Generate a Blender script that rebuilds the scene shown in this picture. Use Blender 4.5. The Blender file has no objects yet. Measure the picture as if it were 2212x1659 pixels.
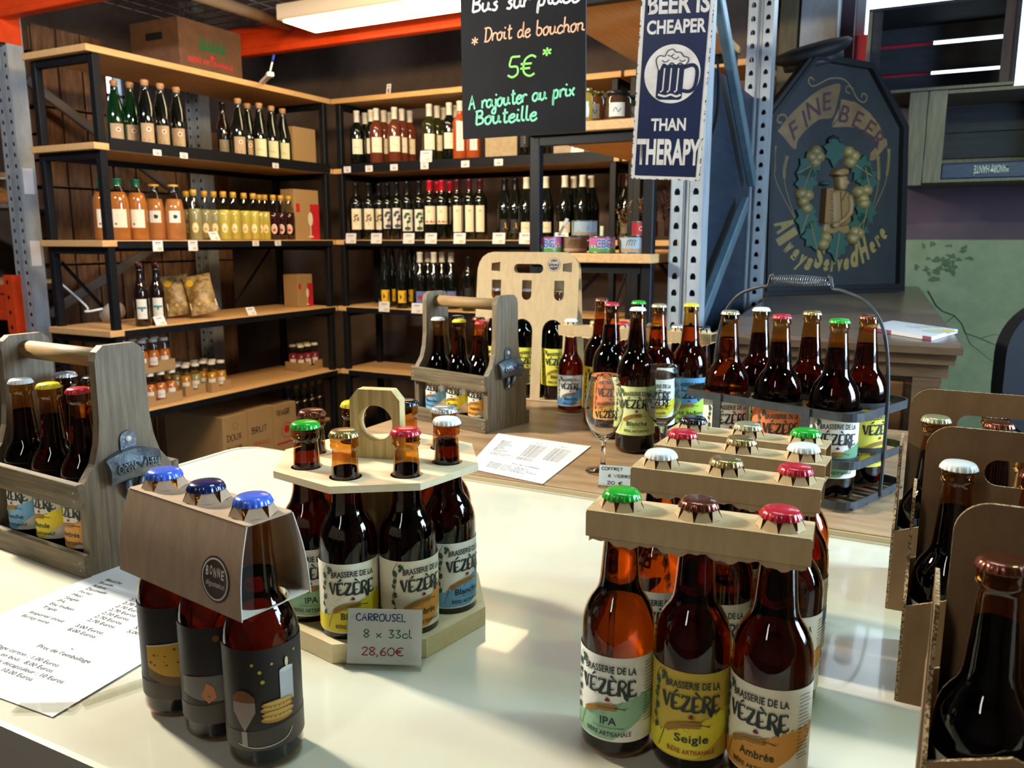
import bpy, bmesh, math, random
from mathutils import Vector, Matrix
from mathutils.geometry import tessellate_polygon
random.seed(11)
SC = bpy.context.scene
COL = SC.collection
PI = math.pi
V = Vector
# ------------------------------------------------------------------ camera
FPX, PITCH, YAW, HC = 1760.0, math.radians(10.1), math.radians(27.3), 1.351
cam = bpy.data.objects.new('camera', bpy.data.cameras.new('camera'))
COL.objects.link(cam)
cam.location = (0, 0, HC)
cam.rotation_euler = (PI/2 - PITCH, 0, YAW)
cam.data.sensor_width = 36
cam.data.lens = FPX / 2212 * 36
cam.data.clip_start = .02
cam.data.dof.use_dof = True
cam.data.dof.focus_distance = .95
cam.data.dof.aperture_fstop = 12.0
SC.camera = cam
# ------------------------------------------------------------------ view, world, lights
SC.view_settings.view_transform = 'Standard'
SC.view_settings.look = 'None'
SC.view_settings.gamma = 1
SC.view_settings.exposure = 0.0
SC.view_settings.use_curve_mapping = False
SC.cycles.use_denoising = True
SC.cycles.max_bounces = 10
SC.cycles.transparent_max_bounces = 24
SC.cycles.transmission_bounces = 8
SC.cycles.glossy_bounces = 4
SC.cycles.diffuse_bounces = 3
SC.cycles.caustics_reflective = False
SC.cycles.caustics_refractive = False
SC.cycles.sample_clamp_indirect = 4.0
wd = bpy.data.worlds.new('daylight'); SC.world = wd; wd.use_nodes = True
wd.node_tree.nodes['Background'].inputs[0].default_value = (.75, .88, 1, 1)
wd.node_tree.nodes['Background'].inputs[1].default_value = 5.0

def light(name, kind, loc, target, power, col, size=.3, size_y=None, spread=None, spot=None, blend=.5):
    d = bpy.data.lights.new(name, kind); d.energy = power; d.color = col
    o = bpy.data.objects.new(name, d); COL.objects.link(o); o.location = loc
    if kind == 'AREA':
        d.shape = 'RECTANGLE'; d.size = size; d.size_y = size_y or size
        if spread: d.spread = math.radians(spread)
    else:
        d.shadow_soft_size = size
    if kind == 'SPOT':
        d.spot_size = math.radians(spot or 60); d.spot_blend = blend
    o.rotation_euler = (V(target) - V(loc)).to_track_quat('-Z', 'Y').to_euler()
    return o
# ceiling lamps over the bar, off to the left, plus added fill; window daylight from the right
light('bar_key_and_fill_light', 'AREA', (-2.2, .85, 2.15), (-.6, .8, .9), 80, (1, .93, .76), .16, .16)
light('bar_key_and_fill_light', 'AREA', (-.30, .95, 2.6), (-.35, .97, .9), 12, (.68, .84, 1), .12, .9)  # overhead light, tinted blue so the key's shadows turn bluish
light('bar_key_and_fill_light', 'AREA', (-.55, -.75, 2.25), (-.45, .8, 1.0), 6.5, (1, .95, .88), .12, .9)  # added fill from above the camera for labels and card fronts, no lamp known there
light('aisle_lamp_light', 'AREA', (-2.7, .5, 2.7), (-3.7, 2.8, 1.3), 34, (.95, .95, 1), .6, .12)
light('green_lamp_light', 'SPOT', (.75, 1.0, 2.5), (.1, 1.3, .9), 22, (.55, 1, .45), .05, spot=75)
light('wall_lamp_light', 'SPOT', (.35, 2.2, 2.4), (.35, 4.45, .75), 60, (.80, 1, .58), .05, spot=58, blend=.3)
light('side_window_light', 'AREA', (1.86, 1.75, 1.75), (-.6, 1.5, 1.0), 130, (.52, .74, 1), .9, 1.2)
light('shelf_lamp_light', 'AREA', (-1.75, 2.15, 2.24), (-2.7, 3.6, 1.0), 42, (1, .74, .42), .7, .12)

# ------------------------------------------------------------------ where a photo point meets a real plane
_fw = V((-math.sin(YAW)*math.cos(PITCH), math.cos(YAW)*math.cos(PITCH), -math.sin(PITCH)))
_rt = V((math.cos(YAW), math.sin(YAW), 0)); _up = _rt.cross(_fw); _C = V((0, 0, HC))
def ray(x, y): return _fw + _rt*((x - 1106)/FPX) - _up*((y - 829.5)/FPX)
def pz(x, y, z): d = ray(x, y); return _C + d*((z - HC)/d.z)
def pX(x, y, X): d = ray(x, y); return _C + d*(X/d.x)
def pY(x, y, Y): d = ray(x, y); return _C + d*(Y/d.y)
def pd(x, y, D): return _C + ray(x, y)*D
def face_cam(p, off=0): return math.atan2(-p[1], -p[0]) + off

# ------------------------------------------------------------------ materials
def lin(c):
    if isinstance(c, str):
        c = [int(c[i:i+2], 16)/255 for i in (0, 2, 4)]
        return tuple(x/12.92 if x <= .04045 else ((x+.055)/1.055)**2.4 for x in c)
    return c
_mats = {}
def mat(name, col, rough=.5, metal=0, noise=None, bump=0, coat=0, trans=0, emit=0, spec=.5, ior=1.45):
    if name in _mats: return _mats[name]
    m = bpy.data.materials.new(name); m.use_nodes = True; _mats[name] = m
    nt = m.node_tree; b = nt.nodes['Principled BSDF']; c = lin(col)
    b.inputs['Base Color'].default_value = (*c, 1); b.inputs['Roughness'].default_value = rough
    b.inputs['Metallic'].default_value = metal; b.inputs['Coat Weight'].default_value = coat
    b.inputs['Transmission Weight'].default_value = trans; b.inputs['IOR'].default_value = ior
    b.inputs['Specular IOR Level'].default_value = spec
    if emit:
        b.inputs['Emission Color'].default_value = (*c, 1); b.inputs['Emission Strength'].default_value = emit
    if noise or bump:
        tc = nt.nodes.new('ShaderNodeTexCoord'); mp = nt.nodes.new('ShaderNodeMapping')
        nt.links.new(tc.outputs['Object'], mp.inputs[0])
        sc, c2 = noise[0], lin(noise[1]); st = noise[2] if len(noise) > 2 else (1, 1, 1); lo, hi = noise[3] if len(noise) > 3 else (.35, .65)
        mp.inputs['Scale'].default_value = st
        n = nt.nodes.new('ShaderNodeTexNoise'); n.inputs['Scale'].default_value = sc; n.inputs['Detail'].default_value = 6
        n.inputs['Roughness'].default_value = .65
        nt.links.new(mp.outputs[0], n.inputs['Vector'])
        r = nt.nodes.new('ShaderNodeValToRGB'); r.color_ramp.elements[0].position = lo; r.color_ramp.elements[1].position = hi
        r.color_ramp.elements[0].color = (*c, 1); r.color_ramp.elements[1].color = (*c2, 1)
        nt.links.new(n.outputs['Fac'], r.inputs[0]); nt.links.new(r.outputs[0], b.inputs['Base Color'])
        if bump:
            bp = nt.nodes.new('ShaderNodeBump'); bp.inputs['Strength'].default_value = bump; bp.inputs['Distance'].default_value = .01
            nt.links.new(n.outputs['Fac'], bp.inputs['Height']); nt.links.new(bp.outputs[0], b.inputs['Normal'])
    return m
def wood(name, c1, c2, st, sc=6, rough=.55, bump=.15, lo=.3, hi=.7):
    return mat(name, c1, rough, noise=(sc, c2, st, (lo, hi)), bump=bump)
def thin_glass(name, col, gloss=.05, rough=.02):
    """a clear or tinted wall of glass: light passes, a Fresnel share is mirrored"""
    if name in _mats: return _mats[name]
    m = bpy.data.materials.new(name); m.use_nodes = True; _mats[name] = m; nt = m.node_tree
    for n in list(nt.nodes): nt.nodes.remove(n)
    out = nt.nodes.new('ShaderNodeOutputMaterial'); mx = nt.nodes.new('ShaderNodeMixShader')
    tr = nt.nodes.new('ShaderNodeBsdfTransparent'); gl = nt.nodes.new('ShaderNodeBsdfGlossy'); fr = nt.nodes.new('ShaderNodeFresnel')
    tr.inputs[0].default_value = (*lin(col), 1); gl.inputs[0].default_value = (1, 1, 1, 1); gl.inputs['Roughness'].default_value = rough
    ge = nt.nodes.new('ShaderNodeNewGeometry'); ma = nt.nodes.new('ShaderNodeMath'); ma.operation = 'MULTIPLY_ADD'
    ma.inputs[1].default_value = -.8333; ma.inputs[2].default_value = 1.5        # same mirror share from inside and outside the wall
    nt.links.new(ge.outputs['Backfacing'], ma.inputs[0]); nt.links.new(ma.outputs[0], fr.inputs[0])
    nt.links.new(fr.outputs[0], mx.inputs[0]); nt.links.new(tr.outputs[0], mx.inputs[1]); nt.links.new(gl.outputs[0], mx.inputs[2])
    nt.links.new(mx.outputs[0], out.inputs[0]); return m
def liquid(name, col, ior=1.34):
    if name in _mats: return _mats[name]
    m = bpy.data.materials.new(name); m.use_nodes = True; _mats[name] = m; nt = m.node_tree
    for n in list(nt.nodes): nt.nodes.remove(n)
    out = nt.nodes.new('ShaderNodeOutputMaterial'); g = nt.nodes.new('ShaderNodeBsdfRefraction')
    g.inputs['Color'].default_value = (*lin(col), 1); g.inputs['IOR'].default_value = ior; g.inputs['Roughness'].default_value = .0
    nt.links.new(g.outputs[0], out.inputs[0]); return m

AMBER = thin_glass('amber_glass', (.74, .46, .15))
CLEAR = thin_glass('clear_glass', (.965, .97, .97))
BEER = liquid('amber_beer', (.86, .47, .10))
BEERD = liquid('dark_beer', (.40, .155, .045))
BEERX = liquid('black_beer', (.29, .10, .035))
CREAM = mat('table_laminate', 'D2CEBC', .18, noise=(5, 'C9C4AF', (1, 1, 1), (.35, .7)), coat=.35)
PAPER = mat('paper', 'DEDCDE', .8)
INK = mat('ink', '15181C', .6)
TEAL = mat('label_ink', '142226', .5)
CARD = mat('cardboard', 'C4A97F', .85, noise=(90, 'B99D74', (1, 1, .25), (.35, .65)))
CARDG = mat('grey_cardboard', 'B3977A', .85, noise=(90, 'A58A6F', (1, 1, .25), (.35, .65)))
CARDB = mat('brown_cardboard', '8A6A49', .9, noise=(40, '7C5E40', (1, 1, .4), (.35, .65)))
CARDIN = mat('card_inside', 'D8CFBF', .85)
BLACKM = mat('black_steel', '0D0E12', .5, noise=(30, '131419', (1, 1, 1)), spec=.25)
GALV = mat('galvanised_steel', 'B4BABD', .42, .25, noise=(14, '979FA5', (1, 1, .4)))
GALVB = mat('blue_grey_steel', '7C95A2', .4, .55, noise=(14, '64808C', (1, 1, .4)))
ORANGE = mat('orange_paint', 'E2450F', .4, noise=(18, 'D03C0B', (1, 1, 1)))
PINEY = wood('pine_board_along', 'DDB27A', 'C79860', (14, 1, 14))
PINEX = wood('pine_board_across', 'DDB27A', 'C79860', (1, 14, 14))
DARK = mat('dark_void', '0B0B0D', .8)
WHITE = mat('white_paint', 'E8E8E6', .5)
PLY = wood('plywood_light', 'E3D3AE', 'D6C298', (1.2, 9, 9), 7, .5, .05)
PLYG = wood('grained_pine', 'D9C28C', 'B59A62', (22, 22, 1.2), 6, .55, .06, .35, .62)
GREYW = wood('weathered_wood', '7C6C55', '4F4433', (26, 26, 1.4), 6, .6, .2, .3, .68)
GREYWX = wood('weathered_slat', '7A6A50', '4B4232', (1.6, 26, 26), 6, .6, .2, .3, .68)
DOWEL = wood('dowel_wood', '9B7B4D', '7F6440', (3, 30, 30), 8, .6, .1)
BROWNT = wood('brown_table_wood', 'B3926E', '836549', (2.0, 9, 9), 3.2, .36, .06, .3, .72)
SIDEB = wood('dark_walnut', '64503E', '453528', (2.0, 14, 14), 4, .3, .04)
CRATE = wood('crate_wood', '8A6445', '553A26', (8, 8, 1.4), 5, .8, .3)
PALEW = wood('grey_plank', '777160', '5A5748', (12, 12, 1.2), 6, .75, .25)
IRON = mat('wire_rack_iron', '3E4144', .5, .6, noise=(60, '4A4D50', (1, 1, 1)))
STEELH = mat('handle_wire', '7B7D80', .32, .9)
CASTI = mat('cast_iron', '6D747A', .38, .75, noise=(70, '4E565C', (1, 1, 1)), bump=.3)

# ------------------------------------------------------------------ mesh building
class MB:
    def __init__(s): s.v = []; s.f = []; s.mats = []
    def mi(s, m):
        if m not in s.mats: s.mats.append(m)
        return s.mats.index(m)
    def add(s, vs, fs, m, smooth=False, M=None):
        o = len(s.v); k = s.mi(m)
        s.v += [tuple(M @ V(p)) for p in vs] if M else [tuple(p) for p in vs]
        s.f += [(tuple(i + o for i in f), k, smooth) for f in fs]; return s
    def box(s, x0, x1, y0, y1, z0, z1, m, M=None, c=0):
        if x0 > x1: x0, x1 = x1, x0
        if y0 > y1: y0, y1 = y1, y0
        if z0 > z1: z0, z1 = z1, z0
        if not c:
            vs = [(x, y, z) for x in (x0, x1) for y in (y0, y1) for z in (z0, z1)]
            fs = [(0, 1, 3, 2), (4, 6, 7, 5), (0, 4, 5, 1), (2, 3, 7, 6), (0, 2, 6, 4), (1, 5, 7, 3)]
            return s.add(vs, fs, m, M=M)
        b = [x0, x1], [y0, y1], [z0, z1]; vs = []; idx = {}
        for i in (0, 1):
            for j in (0, 1):
                for k in (0, 1):
                    for a in range(3):
                        p = [b[0][i], b[1][j], b[2][k]]
                        for q, t in enumerate((i, j, k)):
                            if q != a: p[q] += c*(1 - 2*t)
                        idx[i, j, k, a] = len(vs); vs.append(p)
        fs = []
        for a in range(3):
            u, w = (a+1) % 3, (a+2) % 3
            for t in (0, 1):
                q = []
                for (e, g) in ((0, 0), (1, 0), (1, 1), (0, 1)):
                    r = [0, 0, 0]; r[a] = t; r[u] = e; r[w] = g; q.append(tuple(r))
                fs.append([idx[r + (a,)] for r in q][::1 if t else -1])
            for (e, g) in ((0, 0), (0, 1), (1, 0), (1, 1)):       # edges along a
                r0 = [0, 0, 0]; r0[u] = e; r0[w] = g; r1 = r0[:]; r1[a] = 1
                r0, r1 = tuple(r0), tuple(r1)
                q = [idx[r0 + (u,)], idx[r1 + (u,)], idx[r1 + (w,)], idx[r0 + (w,)]]
                fs.append(q if (e == g) else q[::-1])
        for i in (0, 1):
            for j in (0, 1):
                for k in (0, 1):
                    q = [idx[i, j, k, a] for a in range(3)]
                    fs.append(q if (i+j+k) % 2 else q[::-1])
        return s.add(vs, fs, m, M=M)
    def lathe(s, prof, m, n=32, M=None, cap0=False, cap1=False, smooth=True, flip=False):
        vs = []; fs = []
        for r, z in prof:
            for i in range(n):
                a = 2*PI*i/n; vs.append((r*math.cos(a), r*math.sin(a), z))
        for j in range(len(prof) - 1):
            for i in range(n):
                q = (j*n+i, j*n+(i+1) % n, (j+1)*n+(i+1) % n, (j+1)*n+i); fs.append(q[::-1] if flip else q)
        if cap0: fs.append(tuple(range(n))[::-1])
        if cap1: fs.append(tuple(range((len(prof)-1)*n, len(prof)*n)))
        return s.add(vs, fs, m, smooth, M)
    def tube(s, pts, r, m, n=8, closed=False, M=None, flat=None):
        """round tube along pts; flat=(w,h,up) makes a flat bar"""
        pts = [V(p) for p in pts]; N = len(pts); vs = []; fs = []
        d = (pts[1] - pts[0]).normalized(); ref = V((0, 0, 1)) if abs(d.z) < .9 else V((1, 0, 0))
        u = d.cross(ref).normalized()
        for i, p in enumerate(pts):
            a = pts[i-1] if (i or closed) else pts[i]; b = pts[(i+1) % N] if (i < N-1 or closed) else pts[i]
            d = (b - a).normalized(); u = (u - d*u.dot(d)).normalized(); w = d.cross(u)
            rr = r[i] if isinstance(r, (list, tuple)) else r
            for k in range(n):
                t = 2*PI*k/n; vs.append(p + u*(rr*math.cos(t)) + w*(rr*math.sin(t)))
        for i in range(N if closed else N-1):
            j = (i+1) % N
            for k in range(n): fs.append((i*n+k, i*n+(k+1) % n, j*n+(k+1) % n, j*n+k))
        if not closed: fs += [tuple(range(n))[::-1], tuple(range((N-1)*n, N*n))]
        return s.add(vs, fs, m, True, M)
    def bar(s, a, b, w, h, m, up=(0, 0, 1), c=0):
        a, b = V(a), V(b); d = b - a; L = d.length; d.normalize(); up = V(up); y = up.cross(d).normalized(); z = d.cross(y)
        M = Matrix((d, y, z)).transposed().to_4x4(); M.translation = a
        return s.box(0, L, -w/2, w/2, -h/2, h/2, m, M, c)
    def prism(s, outer, holes, z0, z1, m, M=None, side=None, smooth_side=False):
        loops = [list(outer)] + [list(h) for h in holes]
        tris = tessellate_polygon([[V((x, y, 0)) for x, y in l] for l in loops])
        flat = [p for l in loops for p in l]; n = len(flat)
        def ccw(t):
            (ax, ay), (bx, by), (cx, cy) = flat[t[0]], flat[t[1]], flat[t[2]]
            return t if (bx-ax)*(cy-ay) - (by-ay)*(cx-ax) > 0 else t[::-1]
        tr = [ccw(tuple(t)) for t in tris]
        s.add([(x, y, z1) for x, y in flat] + [(x, y, z0) for x, y in flat], tr + [tuple(i+n for i in t[::-1]) for t in tr], m, M=M)
        for k, l in enumerate(loops):
            ar = sum(l[i-1][0]*l[i][1] - l[i][0]*l[i-1][1] for i in range(len(l)))
            if (ar < 0) != (k > 0): l = l[::-1]
            q = len(l); vs = [(x, y, z0) for x, y in l] + [(x, y, z1) for x, y in l]
            s.add(vs, [(i, (i+1) % q, (i+1) % q + q, i+q) for i in range(q)], side or m, smooth_side, M)
        return s
    def build(s, name, parent=None, world=False, loc=None, rotz=0, fix=True):
        me = bpy.data.meshes.new(name)
        off = V(parent.location) if (world and parent) else (V(loc) if (world and loc) else V((0, 0, 0)))
        me.from_pydata([V(p) - off for p in s.v], [], [f[0] for f in s.f])
        for m in s.mats: me.materials.append(m)
        me.polygons.foreach_set('material_index', [f[1] for f in s.f])
        me.polygons.foreach_set('use_smooth', [f[2] for f in s.f]); me.update()
        if fix:
            bm = bmesh.new(); bm.from_mesh(me); bmesh.ops.recalc_face_normals(bm, faces=bm.faces); bm.to_mesh(me); bm.free()
        return put(name, me, parent, loc, rotz)
def put(name, me, parent=None, loc=None, rotz=0):
    o = bpy.data.objects.new(name, me); COL.objects.link(o)
    if parent: o.parent = parent
    if loc: o.location = loc
    if rotz: o.rotation_euler = (0, 0, rotz)
    return o
def tag(o, label, cat, group=None):
    o['label'] = label; o['category'] = cat
    if group: o['group'] = group
    return o
def thing(name, label, cat, loc=(0, 0, 0), rotz=0, group=None):
    o = bpy.data.objects.new(name, None); COL.objects.link(o); o.empty_display_size = .05
    o.location = loc; o.rotation_euler = (0, 0, rotz); return tag(o, label, cat, group)
def struct(o): o['kind'] = 'structure'; return o
def frame(O, ex, ey):
    ex = V(ex).normalized(); ey = V(ey); ey = (ey - ex*ey.dot(ex)).normalized(); ez = ex.cross(ey)
    M = Matrix((ex, ey, ez)).transposed().to_4x4(); M.translation = V(O); return M
def rotm(a, loc=(0, 0, 0)): return Matrix.Translation(V(loc)) @ Matrix.Rotation(a, 4, 'Z')
def on_plane(M, x, y):
    n = M.col[2].to_3d(); O = M.translation; d = ray(x, y); P = _C + d*((O - _C).dot(n)/d.dot(n)); q = M.inverted() @ P
    return (q.x, q.y)
def rrect(x0, x1, y0, y1, r, n=6, corners='abcd'):
    out = []
    for (cx, cy, a0, k) in ((x1-r, y1-r, 0, 'a'), (x0+r, y1-r, 90, 'b'), (x0+r, y0+r, 180, 'c'), (x1-r, y0+r, 270, 'd')):
        if k in corners: out += [(cx + r*math.cos(math.radians(a0+90*i/n)), cy + r*math.sin(math.radians(a0+90*i/n))) for i in range(n+1)]
        else: out.append(((x1 if k in 'ad' else x0), (y1 if k in 'ab' else y0)))
    return out
def circ(x, y, r, n=24, ry=None): return [(x + r*math.cos(2*PI*i/n), y + (ry or r)*math.sin(2*PI*i/n)) for i in range(n)]
def crom(pts, k=5):
    if len(pts) < 3: return list(pts)
    P = [pts[0]] + list(pts) + [pts[-1]]; out = []
    for i in range(1, len(P)-2):
        for j in range(k):
            t = j/k; out.append(tuple(.5*(2*b + (c-a)*t + (2*a-5*b+4*c-d)*t*t + (3*b-a-3*c+d)*t**3) for a, b, c, d in zip(P[i-1], P[i], P[i+1], P[i+2])))
    return out + [pts[-1]]

# ------------------------------------------------------------------ flat art: lettering, strokes and shapes laid on a face
_tc = {}
def glyphs(s, bold=0):
    if (s, bold) in _tc: return _tc[s, bold]
    cu = bpy.data.curves.new('t', 'FONT'); cu.body = s; cu.size = 1; cu.resolution_u = 3; cu.offset = bold
    o = bpy.data.objects.new('t', cu); me = o.to_mesh()
    vs = [(v.co.x, v.co.y) for v in me.vertices]; fs = [tuple(p.vertices) for p in me.polygons]
    o.to_mesh_clear(); bpy.data.objects.remove(o); bpy.data.curves.remove(cu)
    _tc[s, bold] = vs, fs; return vs, fs
_ST = {'a': '12:9,8 5,10 1,7 1,2 5,0 9,5 9,10 9,3 12,1', 'b': '11:1,20 1,2 1,8 5,10 9,7 8,2 4,0 1,3', 'c': '10:9,8 5,10 1,6 2,1 6,0 10,3',
 'd': '12:9,7 5,10 1,6 2,1 6,1 9,7 9,20 9,3 12,1', 'e': '10:1,5 7,6 8,9 5,10 1,6 3,0 7,0 10,3', 'h': '11:1,20 1,0 1,6 5,10 8,7 8,2 11,0',
 'i': '6:2,10 2,2 6,1|2,14 3,16', 'j': '6:4,10 4,-6 1,-9 -2,-6 6,3|4,14 5,16', 'l': '6:2,20 2,3 6,1', 'n': '12:1,10 1,0 1,7 5,10 8,8 8,2 12,1',
 'o': '11:5,10 1,7 2,1 6,0 9,5 7,10 5,10 8,9 11,9', 'p': '11:2,11 1,-9 1,3 4,10 8,8 7,1 3,0', 'r': '8:1,10 1,0|1,5 3,9 6,10 8,8',
 's': '9:7,10 3,8 7,4 5,0 1,1', 't': '9:4,18 4,3 6,0 9,2|1,12 8,13', 'u': '12:1,10 1,3 4,0 8,4 8,10 8,3 12,1', 'x': '11!1,9 9,0|9,10 1,0',
 'A': '14!1,0 6,18 11,0|3,7 10,8', 'B': '13:2,18 2,0|0,17 8,18 9,12 3,10 10,8 10,2 2,0', 'D': '14:3,18 3,0|0,17 9,17 13,9 8,0 1,0',
 'C': '12:10,15 6,18 1,12 2,3 7,0 11,3', 'E': '11!9,18 1,18 1,0 10,0|1,9 8,9', 'F': '10!9,18 1,18 1,0|1,9 7,9', 'L': '10!1,18 1,0 9,0',
 'N': '13!1,0 1,18 10,0 10,18', 'O': '14:7,18 1,12 3,1 8,0 12,6 10,16 7,18', 'R': '12:1,0 1,18|1,18 9,16 8,10 1,9 10,0', 'S': '11:9,16 5,18 1,14 8,6 6,0 1,2',
 'T': '11!0,18 10,18|5,18 5,0', 'U': '13:1,18 1,5 5,0 10,4 10,18', 'V': '12!0,18 5,0 10,18', 'X': '11!1,18 9,0|9,18 1,0', 'I': '5!2,18 2,0', 'G': '13:10,15 6,18 1,11 3,1 9,1 10,8 6,8',
 'H': '12!1,18 1,0|10,18 10,0|1,9 10,9', '0': '12:6,18 1,12 2,3 6,0 10,4 10,14 6,18', '1': '7!2,14 5,18 5,0', '2': '11:1,14 5,18 9,14 1,0|1,0 10,0', '3': '11:1,17 8,17 4,10 9,5 5,0 1,2',
 '5': '11:3,18 2,10 8,9 9,3 5,0 1,2|3,18 10,18', '6': '11:8,18 2,9 2,2 7,0 9,5 6,9 2,6', '8': '11:5,9 1,14 5,18 9,14 5,9 1,4 5,0 9,4 5,9', '€': '13:12,16 8,18 3,14 3,4 8,0 12,2|0,11 9,11|0,7 8,7',
 ',': '5!2,1 1,-4', '*': '10!5,8 5,0|1,6 9,2|9,6 1,2', ' ': '9!'}
_SG = {}
for k, v in _ST.items():
    i = 2 if v[1].isdigit() else 1
    st = [[tuple(float(c)/10 for c in p.split(',')) for p in q.split()] for q in v[i+1:].split('|')] if len(v) > i+1 else []
    _SG[k] = (float(v[:i])/10, [crom(q, 4) if v[i] == ':' else q for q in st])
class Art:
    def __init__(s): s.items = []
    def poly(s, pts, m, k=1):
        tr = tessellate_polygon([[V((x, y, 0)) for x, y in pts]]); s.items.append((list(pts), [tuple(t) for t in tr], m, k)); return s
    def rect(s, x0, x1, y0, y1, m, k=1): s.items.append(([(x0, y0), (x1, y0), (x1, y1), (x0, y1)], [(0, 1, 2, 3)], m, k)); return s
    def disc(s, x, y, r, m, k=1, n=24, ry=None):
        q = max(4, n//2); f = lambda t: (ry or r)*math.sqrt(max(0, 1 - ((t - x)/r)**2)); vs = []
        for i in range(q+1): t = x - r*math.cos(PI*i/q); vs += [(t, y - f(t)), (t, y + f(t))]
        s.items.append((vs, [(2*i, 2*i+2, 2*i+3, 2*i+1) for i in range(q)], m, k)); return s
    def ring(s, x, y, r0, r1, m, k=1, n=32):
        a = circ(x, y, r0, n) + circ(x, y, r1, n); s.items.append((a, [(i, (i+1) % n, (i+1) % n+n, i+n) for i in range(n)], m, k)); return s
    def band(s, x0, x1, n, lo, hi, m, k=1):
        vs = []; 
        for i in range(n+1):
            x = x0 + (x1-x0)*i/n; vs += [(x, lo(x)), (x, max(lo(x), hi(x)))]
        s.items.append((vs, [(2*i, 2*i+2, 2*i+3, 2*i+1) for i in range(n)], m, k)); return s
    def stroke(s, pts, w, m, k=2):
        vs = []; N = len(pts)
        for i, (x, y) in enumerate(pts):
            a, b = pts[max(0, i-1)], pts[min(N-1, i+1)]; dx, dy = b[0]-a[0], b[1]-a[1]; L = math.hypot(dx, dy) or 1
            ww = (w[0] + (w[1]-w[0])*i/(N-1) if isinstance(w, tuple) else w)/2
            vs += [(x - dy/L*ww, y + dx/L*ww), (x + dy/L*ww, y - dx/L*ww)]
        s.items.append((vs, [(2*i, 2*i+1, 2*i+3, 2*i+2) for i in range(N-1)], m, k)); return s
    def text(s, t, x, y, h, m, k=2, width=None, bold=0, warp=None, shear=0, rot=0, align='C', tall=None):
        vs, fs = glyphs(t, bold)
        if not vs: return s
        xs = [p[0] for p in vs]; x0, x1 = min(xs), max(xs); cap = .72
        sy = (tall or h)/cap; sx = width/(x1-x0) if width else h/cap
        out = []
        for a, b in vs:
            a = (a - (x0+x1)/2 if align == 'C' else a - x0)*sx; b = b*sy; a += b*shear
            if warp: a, b = warp(a, b)
            c, d = math.cos(rot), math.sin(rot); out.append((x + a*c - b*d, y + a*d + b*c))
        s.items.append((out, fs, m, k)); return s
    def hand(s, t, x, y, h, m, w, k=2, rot=0, shear=0, width=None, align='L'):
        L = sum(_SG[c][0] for c in t); sx = width/L if width else h; cx = -L/2*sx if align == 'C' else 0; c, d = math.cos(rot), math.sin(rot)
        for ch in t:
            adv, sts = _SG[ch]
            for q in sts:
                P = []
                for a, b in q:
                    a = cx + a*sx + b*h*shear; b = b*h; P.append((x + a*c - b*d, y + a*d + b*c))
                if len(P) > 1: s.stroke(P, w, m, k)
            cx += adv*sx
        return s
    def onto(s, mb, f):
        for vs, fs, m, k in s.items: mb.add([f(x, y, k) for x, y in vs], fs, m, True)
        return mb
def flat_map(M, eps=.0004):
    return lambda x, y, k: M @ V((x, y, eps*k))
def cyl_map(r, z0, phi=0, eps=.0003):
    return lambda x, y, k: V(((r+eps*k)*math.cos(phi + x/r), (r+eps*k)*math.sin(phi + x/r), z0 + y))

# ------------------------------------------------------------------ bottle kit
_mc = {}
def cached(key, fn):
    if key not in _mc:
        o = fn().build(key if isinstance(key, str) else '_'.join(str(k) for k in key)); _mc[key] = o.data; bpy.data.objects.remove(o)
    return _mc[key]
P33 = [(.002, .003), (.023, .001), (.0300, .003), (.0323, .008), (.0325, .110), (.0321, .118), (.0307, .126), (.0280, .1335), (.0240, .1405), (.0203, .146), (.0182, .152), (.0172, .160), (.0157, .180), (.0142, .200), (.0132, .214),
       (.0130, .2165), (.0150, .2185), (.0155, .2215), (.0148, .2235), (.0152, .227), (.0149, .2335), (.0135, .2365), (.011, .2372)]
P75 = [(.002, .004), (.030, .001), (.0385, .004), (.0405, .010), (.0407, .158), (.0402, .168), (.0384, .179), (.0342, .190), (.0285, .199), (.0235, .206), (.0208, .213),
       (.0203, .220), (.0198, .226), (.0182, .242), (.0160, .260), (.0145, .276), (.0140, .281), (.0158, .283), (.0160, .287), (.0150, .289), (.0152, .295), (.0140, .2985), (.011, .299)]
CAPC = {'white': ('DADCD8', .35, 0), 'gold': ('A8915A', .3, .8), 'red': ('B01528', .3, 0), 'green': ('149B21', .28, 0), 'copper': ('6E3A26', .28, .7),
        'blue': ('3F63C8', .25, 0), 'navy': ('12214D', .22, 0), 'black': ('14161C', .25, 0), 'silver': ('B9BDC0', .3, .7), 'yellow': ('D9C51F', .3, 0), 'pale': ('B7B08B', .3, .6)}
def cap_mesh(c):
    def f():
        m = mat('cap_' + c, CAPC[c][0], CAPC[c][1], CAPC[c][2], coat=.5); mb = MB(); n = 84; vs = []; fs = []
        rings = [(.004, .0078, 0), (.009, .0075, 0), (.0132, .0066, 0), (.0148, .0052, .2), (.0157, .0032, .6), (.0164, .0008, 1), (.0166, 0, 1), (.0157, .0002, 1)]
        for r, z, q in rings:
            for i in range(n):
                rr = r + q*.0007*math.cos(21*2*PI*i/n); vs.append((rr*math.cos(2*PI*i/n), rr*math.sin(2*PI*i/n), z))
        for j in range(len(rings)-1):
            for i in range(n): fs.append((j*n+i, j*n+(i+1) % n, (j+1)*n+(i+1) % n, (j+1)*n+i))
        fs.append(tuple(range(n)))
        return mb.add(vs, fs, m, True)
    return cached(('cap', c), f)
def shell_mesh(kind):
    return cached(('glass', kind), lambda: MB().lathe(P33 if kind == 33 else P75, AMBER, 48, cap0=True))
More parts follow.
